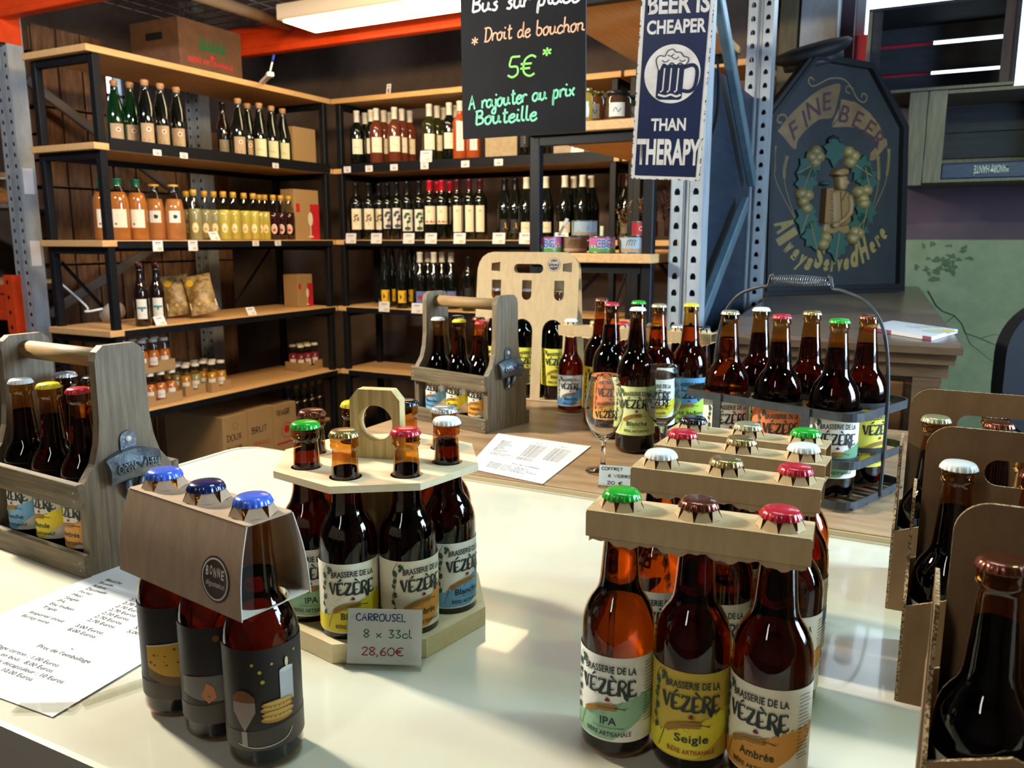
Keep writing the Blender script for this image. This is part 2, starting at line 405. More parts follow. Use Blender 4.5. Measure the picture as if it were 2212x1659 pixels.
def beer_mesh(kind, liq, top):
    def f():
        P = P33 if kind == 33 else P75; pr = []
        for r, z in P:
            if z > top: break
            pr.append((max(.001, r - .0016), z + (.004 if z < .006 else 0)))
        a = pr[-1]; b = P[len(pr)] if len(pr) < len(P) else P[-1]; t = (top - a[1])/max(1e-6, b[1] - a[1]); pr.append((a[0]*(1-t) + (b[0]-.0016)*t, top)); pr.append((pr[-1][0]*.5, top - .0008))
        return MB().lathe(pr, {'A': BEER, 'D': BEERD, 'X': BEERX}[liq], 40, cap0=True, cap1=True)
    return cached(('beer', kind, liq, round(top, 3)), f)
GREENL = mat('label_leaf', '2E4A3A', .6); REDL = mat('label_red', '9E1F2A', .6); WHEAT = mat('label_wheat', '9A6E2A', .6); BROWNI = mat('label_brown_ink', '4A3512', .6)
def vez_word(art, x, y, w, h, m, k=3):
    """the big brewery word in swelling hand-drawn letters"""
    L = {'V': [[(-.06, 1), (.16, 1)], [(.06, 1), (.16, .55), (.36, 0)], [(.36, 0), (.5, .55), (.58, .9), (.72, 1.02)]],
         'E': [[(.1, 1), (.07, .5), (.1, .0)], [(.06, 1), (.3, .97), (.6, 1.02), (.62, .86)], [(.08, .42), (.3, .4), (.5, .46)], [(.06, .03), (.35, .02), (.68, .1), (.72, .24)]],
         'Z': [[(.05, .82), (.05, 1), (.35, .97), (.66, 1)], [(.62, .98), (.35, .5), (.04, .03)], [(.16, .45), (.52, .5)], [(.02, .03), (.4, .02), (.72, .1), (.74, .24)]],
         'R': [[(.1, 1), (.08, .5), (.1, 0)], [(.06, .98), (.36, 1.02), (.6, .86), (.5, .6), (.12, .46)], [(.3, .5), (.5, .22), (.66, -.12), (.86, -.2)]]}
    W = {'V': [(.09, .09), (.24, .12), (.10, .12)], 'E': [(.16, .24), (.13, .07), (.10, .07), (.15, .08)], 'Z': [(.08, .13), (.15, .24), (.09, .08), (.15, .08)], 'R': [(.16, .24), (.14, .10), (.16, .26)]}
    cx = 0; U = 4.9
    for i, c in enumerate('VEZERE'):
        for q, ww in zip(L[c], W[c]):
            sc = w/U; pts = []
            for a, b in crom(q, 4):
                s_ = (cx + a)*sc; u = (s_/w - .5); yy = b*h*(1.0 + .12*i/5) - .10*h*i/5 - .25*h*u*u
                pts.append((x - w/2 + s_, y + yy))
            art.stroke(pts, (ww[0]*sc*1.35, ww[1]*sc*1.35), m, k)
        if i in (1, 3):
            s0 = (cx + .2)*w/U; dx = (.3 if i == 1 else -.3)*w/U; a0 = x - w/2 + s0 + (0 if i == 1 else .3*w/U); yb = y + h*1.12
            art.stroke([(a0, yb), (a0+dx, yb + .24*h)], (.10*w/U, .2*w/U), m, k)
        cx += {'V': .78, 'E': .80, 'Z': .82, 'R': .78}[c]
LAB = {'Blanche': ('E9E6DC', '6AA3CF', 'à la fleur de Sureau'), 'Blonde': ('EAE6D2', 'E2CB22', ''), 'Ambrée': ('E8DFC8', 'D2913A', ''), 'IPA': ('E6E6DF', '8DB796', 'aux houblons amers et fruités'),
       'Seigle': ('BFA338', 'D6C62C', ''), 'Porter': ('E4DDC8', '7A5B46', ''), 'Triple': ('E8E2CC', 'C46A3C', ''), 'Miel': ('E6DFC4', 'D9B23C', ''),
       'pale green Blanche': ('DDE29A', 'D3DB86', 'à la fleur de Sureau'), 'orange Ambrée': ('DE7A45', 'E0A040', ''), 'yellow Blonde': ('E2BE35', 'DDAE2A', ''), 'Eté Indien': ('5793B8', 'A9C93A', 'Bière de saison'),
       'green IPA': ('E4DED2', '5E8C66', 'India Pale Ale'), 'lime Blonde': ('D9CF4A', 'CFC23C', ''), 'lime Zestivale': ('D6CB46', 'CABD38', '')}
def label_mesh(kind, beer):
    R = .0330 if kind == 33 else .0412; u = .95 if kind == 33 else 1.22; H = .083*u; z0 = .0185 if kind == 33 else .040
    def f():
        pap, sw, sub = LAB[beer]; A = Art(); half = .083*u; mb = MB()
        mp = mat('label_paper_' + beer.replace(' ', '_'), pap, .55); ms = mat('label_wash_' + beer.replace(' ', '_'), sw, .55)
        A.band(-half, half, 60, lambda x: 0, lambda x: H, mp, 0)
        rr = random.Random(beer)
        ph = rr.random()*6
        hill = lambda x: H*(.36 + .13*math.sin(x/u*38 + .3) + .10*max(0, x/u/.05)) + .0012*math.sin(x*900 + ph) + .0009*math.sin(x*2300)
        A.band(-half, half, 150, lambda x: max(0, H*(.02 + (max(0, x/u - .004))*9 - .0)), hill, ms, 1)
        for t in range(3): A.stroke([(-.03*u + t*.006, .001), (-.006*u + t*.012, .0055*u + t*.0015), (.03*u, .016*u + .002*t)], .0006, mp, 2)
        name = beer.split(' ')[-1] if beer != 'Eté Indien' else beer
        bend = lambda a, b: (a, b - 3.2/u*a*a)
        A.text('BRASSERIE DE LA', 0, .077*u - .0085*u, .0068*u, TEAL, 3, width=.050*u, bold=.02, warp=bend)
        vez_word(A, 0, .0475*u, .055*u, .0135*u, TEAL, 3)
        A.disc(-.001*u, .0415*u, .0026*u, REDL, 3, 10, .0017*u); A.disc(-.001*u, .0425*u, .0014*u, INK, 3, 8)
        W = [(-.024*u, .027*u), (-.012*u, .033*u), (.004*u, .0345*u), (.016*u, .033*u)]; Wc = crom(W, 8)
        A.stroke([(-.031*u, .006*u)] + Wc[:1], .0006*u, BROWNI, 3); A.stroke(Wc, .0007*u, BROWNI, 3)
        for i, (x, y) in enumerate(Wc[:17]):
            for sg in (1, -1): A.poly([(x - .0006*u, y), (x + .0014*u, y + sg*.0030*u), (x + .0042*u, y + sg*.0026*u), (x + .0028*u, y + sg*.0006*u)], WHEAT, 4)
        for i in range(12):
            x, y = Wc[4 + i]; A.stroke([(x, y), (x + .016*u, y + (i % 5 - 2)*.0022*u + .002*u)], .00025*u, BROWNI, 3)
        A.text(name, 0, .0170*u, .0078*u, TEAL, 3, width=.0050*u*len(name), bold=.012)
        if sub: A.text(sub, 0, .0135*u, .0018*u, TEAL, 3, width=.030*u)
        A.text('BIÈRE ARTISANALE', 0, .0055*u, .0046*u, REDL if beer == 'Seigle' else TEAL, 3, width=.043*u, bold=.008, warp=lambda a, b: (a, b + 2.0/u*a*a))
        for (x, y, a, s_) in ((-.030, .079, -40, 1), (-.027, .076, -110, .8), (-.036, .072, -70, 1.1), (-.033, .062, -120, .9), (-.038, .055, -60, .8), (-.034, .046, -100, 1), (-.038, .036, -75, .8), (-.034, .027, -110, .9)):
            a = math.radians(a); L = .0085*s_*u
            lf = [(0, 0), (.2, .26), (.45, .2), (.55, .36), (.75, .16), (1, 0), (.75, -.16), (.55, -.36), (.45, -.2), (.2, -.26)]
            A.poly([(x*u + L*(p*math.cos(a) - q*math.sin(a)), min(H - .0005, y*u + L*(p*math.sin(a) + q*math.cos(a)))) for p, q in lf], GREENL, 3)
        A.stroke(crom([(-.031*u, .081*u), (-.037*u, .07*u), (-.034*u, .055*u), (-.038*u, .04*u), (-.034*u, .025*u)], 4), .0006*u, GREENL, 2)
        for i in range(18):                                            # the fine print at the side
            y = .077*u - i*.0034*u; A.stroke([(.0345*u, y), (.0345*u + (.010 + .006*rr.random())*u, y)], .0006*u, TEAL, 3)
        return A.onto(mb, cyl_map(R, z0))
    return cached(('label', kind, beer), f)
DKL = mat('photo_label_dark', '2B2725', .45); 
def photo_label(i):
    def f():
        A = Art(); H = .092
        c = lambda n, h: mat('photo_' + n, h, .45)
        A.band(-.09, .09, 60, lambda x: 0, lambda x: H, DKL, 0)
        A.band(-.09, .09, 60, lambda x: 0, lambda x: .020 + .003*math.sin(x*40), c('plate', '4A413B'), 1)
        if i == 0:
            A.band(-.034, .034, 40, lambda x: .033 - 9*(.034**2 - x*x)**1, lambda x: .057 - 3*x*x, c('custard', 'C79A2E'), 2)
            A.band(-.034, .034, 40, lambda x: .056 - 3*x*x, lambda x: .0575 - 3*x*x, c('rim', 'CFC7B4'), 3)
            A.band(-.034, .034, 40, lambda x: .024 - 9*(.034**2 - x*x), lambda x: .033 - 9*(.034**2 - x*x), c('bowl', '6B5330'), 2)
            for q in range(22): A.disc(-.03 + .06*random.random(), .034 + .018*random.random(), .0006 + .001*random.random(), c('caramel', '7A4A18'), 3, 7)
            A.disc(.006, .047, .0065, c('cream', 'D8D2C2'), 4, 16, .004); A.stroke(crom([(.01, .049), (.018, .056), (.022, .066), (.03, .072)], 5), .0022, c('spoon', 'A8A39A'), 4); A.disc(.014, .044, .005, c('crust', '5A2F14'), 3, 12, .0022)
        if i == 1:
            A.band(-.04, .04, 40, lambda x: .022 + 4*x*x, lambda x: .047 - 2*x*x, c('pale_dish', '77716C'), 2)
            A.rect(.0, .019, .052, .068, c('small_candle', 'B97328'), 3); A.disc(.0095, .068, .0095, c('candle_top', 'D69A3D'), 4, 16, .003); A.disc(.009, .074, .003, c('flame', 'F2E3A8'), 5, 12, .005)
            A.poly([(-.013, .021), (-.019, .028), (-.014, .041), (-.008, .036), (-.006, .026)], c('almond', 'C9824E'), 4)
            A.disc(.024, .056, .004, c('berry', '6B1F2A'), 4); A.disc(-.004, .082, .003, c('glow', '7B5A2A'), 2)
        if i == 2:
            A.rect(.010, .023, .040, .070, c('white_candle', 'CBD0D6'), 3); A.disc(.0165, .070, .0065, c('white_candle_top', 'E3E4E2'), 4, 14, .0022); A.disc(.0165, .0765, .0016, c('flame', 'F2E3A8'), 5, 10, .0045)
            for q in range(4): A.disc(.007 + .001*(q % 2), .028 + q*.0045, .014, c('biscuit', 'C08A34'), 3 + q % 2, 24, .0035); A.disc(.007 + .001*(q % 2), .0292 + q*.0045, .0125, c('biscuit_light', 'DDB262'), 4 + q % 2, 20, .0018)
            A.band(-.031, -.011, 8, lambda x: .018 + 1.8*abs(x + .021), lambda x: .046, c('mousse', '9C8A80'), 3)
            A.band(-.031, -.011, 8, lambda x: .045, lambda x: .056 - 70*(x + .021)**2, c('crumble', '7D4F2C'), 4); A.rect(-.024, -.019, .004, .018, c('glass_foot', 'A7A09A'), 3)
            for x, y, r in ((-.006, .072, .0016), (.004, .078, .0012), (-.012, .079, .0014), (.026, .083, .0012), (-.004, .063, .0018)): A.disc(x, y, r, c('bokeh', 'C9A93E'), 2, 10)
            A.stroke(crom([(-.028, .006), (-.01, .003), (.012, .006), (.02, .014)], 5), .0009, c('rim', 'CFC7B4'), 3)
        return A.onto(MB(), cyl_map(.0330, .021))
    return cached(('photo_label', i), f)
NB = {}
def beer_bottle(loc, cap, beer, label, phi=None, kind=33, liq='D', fill=None, group=None, lab=None):
    if phi is None: phi = face_cam(loc)
    t = thing('beer_bottle', label, 'bottle', loc, 0, group)
    top = fill or (.192 if kind == 33 else .250)
    put('bottle_glass', shell_mesh(kind), t); put('beer', beer_mesh(kind, liq, top), t)
    c = put('crown_cap', cap_mesh(cap), t, (0, 0, .2307 if kind == 33 else .2925), random.random()*6); c['label'] = cap + ' crown cap'
    l = lab if lab else (label_mesh(kind, beer) if beer else None)
    if l: o = put('paper_label', l, t); o.rotation_euler = (0, 0, phi)
    return t

# shelf bottles: wine, cider, juice -------------------------------------------------
SHAPE = {'bordeaux': [(.002, .002), (.034, .001), (.0375, .006), (.0375, .19), (.0355, .205), (.027, .221), (.018, .232), (.0148, .242), (.0142, .285), (.0158, .287), (.0158, .297), (.0145, .300)],
 'burgundy': [(.002, .002), (.038, .001), (.041, .006), (.041, .145), (.038, .17), (.030, .20), (.022, .225), (.0165, .247), (.0148, .262), (.0146, .287), (.0158, .289), (.0158, .295), (.0145, .298)],
 'flute': [(.002, .002), (.033, .001), (.0365, .006), (.0365, .13), (.034, .16), (.028, .20), (.021, .24), (.0155, .275), (.0140, .31), (.0155, .312), (.0155, .322), (.0145, .325)],
 'cider': [(.002, .002), (.038, .001), (.042, .006), (.042, .13), (.0395, .16), (.032, .195), (.023, .228), (.0170, .255), (.0148, .285), (.0175, .288), (.0175, .300), (.0150, .303)],
 'juice': [(.002, .002), (.038, .001), (.042, .006), (.042, .165), (.039, .185), (.030, .21), (.020, .232), (.0175, .245), (.0175, .262), (.019, .264), (.019, .268)],
 'carafe': [(.002, .002), (.041, .001), (.046, .006), (.045, .10), (.042, .15), (.034, .19), (.025, .22), (.021, .238), (.0235, .25), (.024, .256)],
 'lemonade': [(.002, .002), (.028, .001), (.0315, .005), (.0315, .126), (.029, .150), (.022, .180), (.0165, .206), (.0148, .228), (.0148, .240)],
 'swing': [(.002, .002), (.030, .001), (.033, .005), (.034, .150), (.031, .172), (.023, .192), (.0170, .210), (.0150, .235), (.0145, .275), (.0168, .277), (.0168, .288)],
 'smalljuice': [(.002, .002), (.026, .001), (.029, .004), (.029, .05), (.027, .07), (.022, .10), (.0185, .128), (.0175, .138), (.0195, .140), (.0195, .152)]}
NECKG = thin_glass('bottle_neck_glass', (.80, .82, .78))
DG = mat('dark_bottle_glass', '0B0F0C', .08, coat=.6); GG = mat('green_bottle_glass', '0E3A1C', .08, trans=.55, coat=.5); OLIVE = mat('olive_glass', '2A2C10', .08, coat=.6)
ROSE = mat('rose_wine', '65301F', .1, coat=.6); ROSE2 = mat('bright_rose_wine', 'A24A26', .1, coat=.6); JUICE = mat('apple_juice', 'A2622A', .1, coat=.7); JUICE2 = mat('peach_juice', 'A56A3A', .15, coat=.7)
LEMO = mat('lemonade', 'B7A94E', .15, coat=.7); LEMO2 = mat('cloudy_lemonade', '8E8860', .15, coat=.7); REDD = mat('red_drink', '2A080C', .1, coat=.7); BROWNG = mat('brown_glass', '1C0E08', .08, coat=.6)
JCLEAR = mat('clear_neck', '6E675C', .08, coat=.6)
LBL = {k: mat('wine_label_' + k, v, .6) for k, v in dict(cream='E3D8BE', white='DDD8CC', yellow='E0B023', tan='A98E6E', black='1B1A1A', pink='D9A6A0', dim='7C735C', sage='CFCDA6', blue='5F6FA8', orange='D06226', grey='B8B2A4', gold='C9A648').items()}
CPS = {k: mat('capsule_' + k, v[0], v[1]) for k, v in dict(white=('D8D2C4', .45), black=('121216', .3), red=('B0142E', .35), wine=('4A1420', .35), gold=('C79A3A', .3), tan=('B98A62', .5), green=('11553A', .4), cork=('B58C5C', .6), brown=('40201A', .4)).items()}
def motif(A, kind, w, z0, z1):
    h = z1 - z0; zc = (z0+z1)/2
    if kind == 'script': A.stroke(crom([(-.3*w, zc - .1*h), (-.2*w, zc + .03*h), (-.1*w, zc - .1*h), (0, zc - .02*h), (.1*w, zc - .1*h), (.25*w, zc - .07*h)], 3), .0012, INK, 2)
    if kind == 'tree':
        A.stroke([(-.05*w, z0 + .2*h), (-.05*w, z0 + .5*h)], .002, BROWNI, 2)
        for q in range(9): A.disc(-.05*w + .2*w*math.cos(q), zc + .05*h + .14*h*math.sin(q*1.7), .006, mat('motif_' + kind, '6F5A33', .7), 2, 8)
        A.disc(-.2*w, zc + .25*h, .005, LBL['yellow'], 3, 8)
    if kind in ('bluetree', 'greentree'):
        m = mat('motif_' + kind, '3A3E5C' if kind[0] == 'b' else '2F4B33', .7)
        for q in range(7): A.disc(-.02*w + .22*w*math.cos(q*1.9), zc + .1*h + .2*h*math.sin(q*1.3), .008, m, 2, 8)
        A.stroke([(0, z0 + .1*h), (0, zc)], .004, m, 2); A.disc(0, z0 + .12*h, .016, m, 2, 12, .010)
        if kind[0] == 'g': A.rect(.15*w, .3*w, zc + .22*h, zc + .3*h, mat('motif_green', '3F8A4A', .7), 3)
    if kind == 'hills':
        A.band(-.45*w, .45*w, 12, lambda x: z0 + .08*h, lambda x: z0 + .16*h + .06*h*math.sin(x*300), mat('motif_red', 'B55A50', .7), 2); A.disc(-.1*w, zc + .2*h, .007, LBL['grey'], 2, 10)
    if kind == 'tall':
        A.disc(0, z1 - .2*h, .009, LBL['grey'], 2, 12, .006)
        for q in range(4): A.stroke([(-.25*w, z1 - (.42 + .14*q)*h), (.25*w, z1 - (.42 + .14*q)*h)], .001, LBL['dim'], 2)
    if kind == 'bird': A.poly([(-.2*w, zc - .2*h), (.05*w, zc), (.0, zc + .3*h), (.1*w, zc + .25*h), (.16*w, zc - .05*h), (.3*w, zc - .2*h)], LBL['gold'], 2)
    if kind == 'goat': A.poly([(-.25*w, zc - .25*h), (-.3*w, zc + .25*h), (-.1*w, zc + .05*h), (.2*w, zc - .15*h), (.2*w, zc - .3*h)], INK, 2); A.rect(.3*w, .42*w, z0 + .1*h, z1 - .1*h, INK, 2)
    if kind == 'red': A.disc(-.05*w, zc, .013, REDL, 2, 14)
    if kind == 'medal': A.ring(.1*w, zc + .2*h, .006, .010, LBL['cream'], 2, 16); A.disc(.1*w, zc + .2*h, .005, REDL, 2, 10); A.rect(-.3*w, .3*w, zc - .22*h, zc - .1*h, LBL['gold'], 2); A.rect(-.3*w, .1*w, zc - .38*h, zc - .3*h, INK, 2)
    if kind == 'oval': A.disc(0, zc, .0155, LBL['yellow'], 2, 20, .026); A.disc(0, zc, .0125, LBL['cream'], 3, 20, .022); A.disc(0, zc - .006, .008, LBL['gold'], 4, 12)
    if kind == 'redoval': A.disc(0, zc, .0155, LBL['cream'], 2, 20, .026); A.disc(0, zc, .0125, LBL['pink'], 3, 20, .022); A.disc(0, zc - .006, .008, REDL, 4, 12)
    if kind == 'bee':
        b = mat('motif_bee', '3E7C8C', .7); A.disc(0, zc, .005, b, 2, 12, .012); A.disc(-.011, zc + .005, .010, b, 2, 12, .005); A.disc(.011, zc + .005, .010, b, 2, 12, .005); A.stroke([(-.2*w, zc - .3*h), (.2*w, zc - .3*h)], .002, INK, 2)
    if kind == 'fruit': A.stroke([(-.2*w, zc + .15*h), (.2*w, zc + .2*h)], .0016, INK, 2); A.stroke([(-.15*w, zc), (.2*w, zc + .05*h)], .0016, INK, 2); A.disc(-.28*w, z0 + .2*h, .005, REDL, 2, 8)
    if kind == 'berries':
        for q in range(6): A.disc(.05*w + .08*w*math.cos(q*2), zc + .12*h*math.sin(q*3), .006, INK, 2, 8)
    if kind == 'vertical': 
        for q in range(9): A.rect(-.05*w, .06*w, z0 + (.12 + .085*q)*h, z0 + (.17 + .085*q)*h, LBL['dim'], 2)
def shelf_mesh(shape, glass, label, z0, z1, mot, wf):
    R = max(r for r, z in SHAPE[shape]) + .0006
    def fl():
        A = Art(); w = R*wf; (A.band(-w/2, w/2, 16, lambda x: z0, lambda x: z1, LBL[label], 0) if 'oval' not in mot else 0); motif(A, mot, w, z0, z1); return A.onto(MB(), cyl_map(R, 0))
    FL_ = {'lemonade': .160, 'juice': .222, 'carafe': .205, 'smalljuice': .112}.get(shape)
    def fb():
        P = SHAPE[shape]
        if not FL_: return MB().lathe(P, glass, 28, cap0=True, cap1=True)
        lo = [p for p in P if p[1] <= FL_]; return MB().lathe(lo, glass, 28, cap0=True, cap1=True).lathe([(r + .0002, z) for r, z in P if z >= lo[-1][1] - .001], NECKG, 28)
    return (cached(('body', shape, glass.name), fb), cached(('wlabel', shape, label, z0, z1, mot, wf), fl) if label else None)
def capsule_mesh(shape, col, low):
    P = SHAPE[shape]; pr = [(r + .0006, z) for r, z in P if z >= low]; pr = [(pr[0][0], low)] + pr + [(pr[-1][0]*.5, pr[-1][1] + .0012)]
    return cached(('capsule', shape, col, low), lambda: MB().lathe(pr, CPS[col], 20, cap1=True))
def shelf_bottle(loc, spec, label, group, phi=None, name='wine_bottle', cat='wine bottle', sc=1):
    shape, glass, lb, z0, z1, mot, wf, cap, low = spec
    t = thing(name, label, cat, loc, 0, group); a, b = shelf_mesh(shape, glass, lb, z0, z1, mot, wf)
    put('bottle_glass', a, t)
    if sc != 1: t.scale = (sc, sc, sc)
    if b: o = put('paper_label', b, t); o.rotation_euler = (0, 0, (face_cam(loc) if phi is None else phi))
    if cap:
        o = put('capsule' if cap not in ('cork', 'tan', 'green', 'gold') else 'bottle_cap', capsule_mesh(shape, cap, low), t)
    if shape in ('swing', 'cider') and cap:
        def wire():
            mb = MB(); H = SHAPE[shape][-1][1]
            for sg in (1, -1): mb.tube([(sg*.0165, 0, H - .05), (sg*.020, 0, H - .02), (sg*.012, 0, H + .006)], .0012, STEELH, 5)
            return mb.lathe([(.0165, H - .034), (.0178, H - .032), (.0165, H - .030)], STEELH, 16)
        put('wire_cage', cached(('wire', shape), wire), t)
    return t
ORD = ['leftmost', 'second from left', 'third from left', 'fourth from left', 'fifth from left', 'sixth from left', 'seventh from left', 'eighth from left', 'ninth from left', 'tenth from left', 'eleventh from left', 'twelfth from left', 'thirteenth from left', 'fourteenth from left', 'fifteenth from left', 'sixteenth from left', 'seventeenth from left', 'eighteenth from left', 'nineteenth from left', 'twentieth from left', 'twenty first from left', 'twenty second from left']

# ================================================================== THE SETTING
WALLY, WALLX = 4.62, 2.0
FLOOR = mat('concrete_floor', '4A4744', .7, noise=(3, '3B3937', (1, 1, 1)), bump=.1)
PLAST = mat('brown_plaster', '7E6A5E', .9, noise=(2.2, '574840', (1, 1, 1), (.3, .7)), bump=.3)
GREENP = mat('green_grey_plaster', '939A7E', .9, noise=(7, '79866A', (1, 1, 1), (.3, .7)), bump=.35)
MAUVE = mat('mauve_plaster', '5E4C55', .9, noise=(4, '4C3F4A', (1, 1, 1), (.3, .7)), bump=.3)
MOSS = mat('moss_stain', '55694C', .9); CRACK = mat('crack_shadow', '1E211E', .95)
b = MB(); b.box(-5.2, WALLX + .1, -3, WALLY + .2, -.1, 0, FLOOR); struct(b.build('floor'))
b = MB(); b.box(-5.2, WALLX + .1, -3, WALLY + .2, 3.6, 3.7, mat('dark_ceiling', '2B2826', .9)); struct(b.build('ceiling'))
# back wall: window opening upper right
wx0, wz0 = pY(1846, 40, WALLY).x, pY(1860, 78, WALLY).z
wx1, wz1 = .85, 3.05; wzr = pY(2150, 205, WALLY).z; wz0 = wzr
b = MB(); zs = pY(2050, 518, WALLY).z; xs = pY(1640, 400, WALLY).x
b.box(-5.2, xs, WALLY, WALLY + .2, 0, 3.6, PLAST)
b.box(xs, wx0, WALLY, WALLY + .2, zs, 3.6, MAUVE); b.box(wx0, wx1, WALLY, WALLY + .2, zs, wz0, MAUVE); b.box(wx0, wx1, WALLY, WALLY + .2, wz1, 3.6, MAUVE); b.box(wx1, WALLX + .1, WALLY, WALLY + .2, zs, 3.6, MAUVE)
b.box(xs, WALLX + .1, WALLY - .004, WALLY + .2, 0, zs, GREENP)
MW = frame((0, WALLY - .004, 0), (1, 0, 0), (0, 0, 1)); A = Art()
def wl(*pts): return [on_plane(MW, *p) for p in pts]
for q, w in (([(2004, 628), (2022, 660), (2035, 672), (2062, 682), (2078, 700), (2085, 720), (2110, 728), (2150, 745), (2212, 760)], .006), ([(2078, 700), (2095, 742), (2130, 770), (2170, 800)], .003), ([(2062, 682), (2040, 700), (2030, 720)], .003), ([(2120, 730), (2150, 722), (2190, 735)], .003)):
    A.stroke(wl(*q), (w, w*.4), CRACK, 1)
rr = random.Random(4)
for i in range(34):
    x, y = rr.gauss(2040, 34), rr.gauss(560, 22); cx, cy = on_plane(MW, x, y)
    if y > 525: A.poly([(cx + rr.uniform(.1, 1)*.024*math.cos(k*.7), cy + rr.uniform(.1, 1)*.02*math.sin(k*.7)) for k in range(9)], MOSS, 1 + i*.03)
A.onto(b, flat_map(MW, .002)); struct(b.build('wall_back', fix=False))
b = MB(); lw = [pX(228, 155, -5.0), pX(282, 160, -5.0), pX(228, 242, -5.0)]
ly0, ly1, lz0, lz1 = lw[0].y, lw[1].y, lw[2].z, lw[1].z
b.box(-5.2, -5.0, -3, ly0, 0, 3.6, PLAST); b.box(-5.2, -5.0, ly1, WALLY, 0, 3.6, PLAST); b.box(-5.2, -5.0, ly0, ly1, 0, lz0, PLAST); b.box(-5.2, -5.0, ly0, ly1, lz1, 3.6, PLAST); struct(b.build('wall_left'))
b = MB(); b.box(-5.2, WALLX + .1, -3.1, -3, 0, 3.6, PLAST); struct(b.build('wall_front'))
b = MB(); y0, y1, z0, z1 = 1.2, 2.3, 1.0, 2.4
b.box(WALLX, WALLX + .1, -3, y0, 0, 3.6, PLAST); b.box(WALLX, WALLX + .1, y1, WALLY, 0, 3.6, PLAST); b.box(WALLX, WALLX + .1, y0, y1, 0, z0, PLAST); b.box(WALLX, WALLX + .1, y0, y1, z1, 3.6, PLAST); struct(b.build('wall_right'))
PANE = thin_glass('window_glass', (.95, .97, .98)); WFR = mat('window_frame_paint', 'B9C4C9', .5)
def window(name, f): b = MB(); f(b); return struct(b.build(name))
def w1(b):
    b.box(wx0, wx1, WALLY + .12, WALLY + .125, wz0, wz1, PANE)
    for x in (wx0, wx0 + .03, (wx0+wx1)/2, wx1 - .04): b.box(x, x + (.012 if x == wx0 + .03 else .03), WALLY + .09, WALLY + .15, wz0, wz1, WFR)
    b.box(wx0, wx1, WALLY + .09, WALLY + .15, wz0, wz0 + .02, WFR); b.box(wx0, wx1, WALLY + .09, WALLY + .15, wz1 - .03, wz1, WFR)
window('window_1', w1)
def w2(b):
    b.box(WALLX + .05, WALLX + .055, y0, y1, z0, z1, PANE)
    for y in (y0, (y0+y1)/2 - .02, y1 - .04): b.box(WALLX + .02, WALLX + .08, y, y + .04, z0, z1, WFR)
    for z in (z0, (z0+z1)/2, z1 - .04): b.box(WALLX + .02, WALLX + .08, y0, y1, z, z + .04, WFR)
window('window_2', w2)
def w3(b):
    b.box(-5.12, -5.115, ly0, ly1, lz0, lz1, PANE); b.box(-5.15, -5.08, ly0, ly0 + .05, lz0, lz1, WFR); b.box(-5.15, -5.08, ly0, ly1, lz0 + .12, lz0 + .14, WFR); b.box(-5.15, -5.08, ly1 - .02, ly1, lz0, lz1, WFR)
window('window_3', w3)
def portal(loc, tgt, sx, sy):
    o = light('window_portal', 'AREA', loc, tgt, 1, (1, 1, 1), sx, sy); o.data.cycles.is_portal = True
portal(((wx0+wx1)/2, WALLY + .18, (wz0+wz1)/2), ((wx0+wx1)/2, 0, (wz0+wz1)/2), wx1-wx0, wz1-wz0)
portal((WALLX + .09, (y0+y1)/2, (z0+z1)/2), (0, (y0+y1)/2, (z0+z1)/2), y1-y0, z1-z0)

# ================================================================== PALLET RACK
def upright(name, label, x0, x1, y, zt, depth, steel, holes_col=None):
    t = thing(name, label, 'rack upright', ((x0+x1)/2, y, 0)); w = x1 - x0
    for nm, yy in (('column', y), ('rear_column', y + depth)):
        b = MB(); c = (x0+x1)/2
        def face(f0, f1, col0):
            M = frame((0, yy, 0), (1, 0, 0), (0, 0, 1)); x = (f0+f1)/2
            for k in range(int(zt/.05)):
                z = .03 + k*.05; za, zb = (z - .03 if k == 0 else z - .0155), (z + .0345 if (k+1) < int(zt/.05) else zt)
                hs = []; hs.append([(x - .008, z), (x + .008, z), (x + .009, z + .010), (x + .004, z + .019), (x - .004, z + .019), (x - .009, z + .010)])
                b.prism([(f0, za), (f1, za), (f1, zb), (f0, zb)], hs, 0, .003, steel, M)
        face(x0, c - .008, 0); face(c + .008, x1, 0)
        b.box(c - .008, c + .008, yy + .004, yy + .010, 0, zt, steel)
        for x in (x0, x1 - .003): b.box(x, x + .003, yy, yy + .075, 0, zt, steel)
        for x in (c - .010, c + .007): b.box(x, x + .003, yy - .003, yy + .010, 0, zt, steel)
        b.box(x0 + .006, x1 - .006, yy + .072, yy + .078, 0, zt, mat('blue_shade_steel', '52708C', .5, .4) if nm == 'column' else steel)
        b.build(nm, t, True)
    return t
RY = 2.45
LX1 = pY(42, 356, RY).x; LX0 = LX1 - .11
RX0, RX1 = pY(1450, 400, RY).x, pY(1519, 400, RY).x
rl = upright('rack_upright', 'galvanised perforated rack upright at the left edge by orange beams', LX0, LX1, RY, 2.75, 1.1, GALV)
rr_ = upright('rack_upright', 'galvanised perforated rack upright behind the upright beer bottles, below the tin sign', RX0, RX1, RY, 3.0, .96, GALV)
def braces(t, x, pts, m=GALVB):
    for a, c in pts: b = MB(); b.bar(a, c, .045, .03, m, (1, 0, 0), .004); b.build('brace', t, True)
xb = RX1 - .02
p_top, p_mid, p_low, p_bot = pX(1556, 0, xb), pX(1625, 395, xb), pX(1610, 435, xb), pX(1512, 690, xb)
braces(rr_, xb, [(pX(1545, -40, xb), p_mid), (p_low, p_bot + (p_bot - p_low)*.6)])
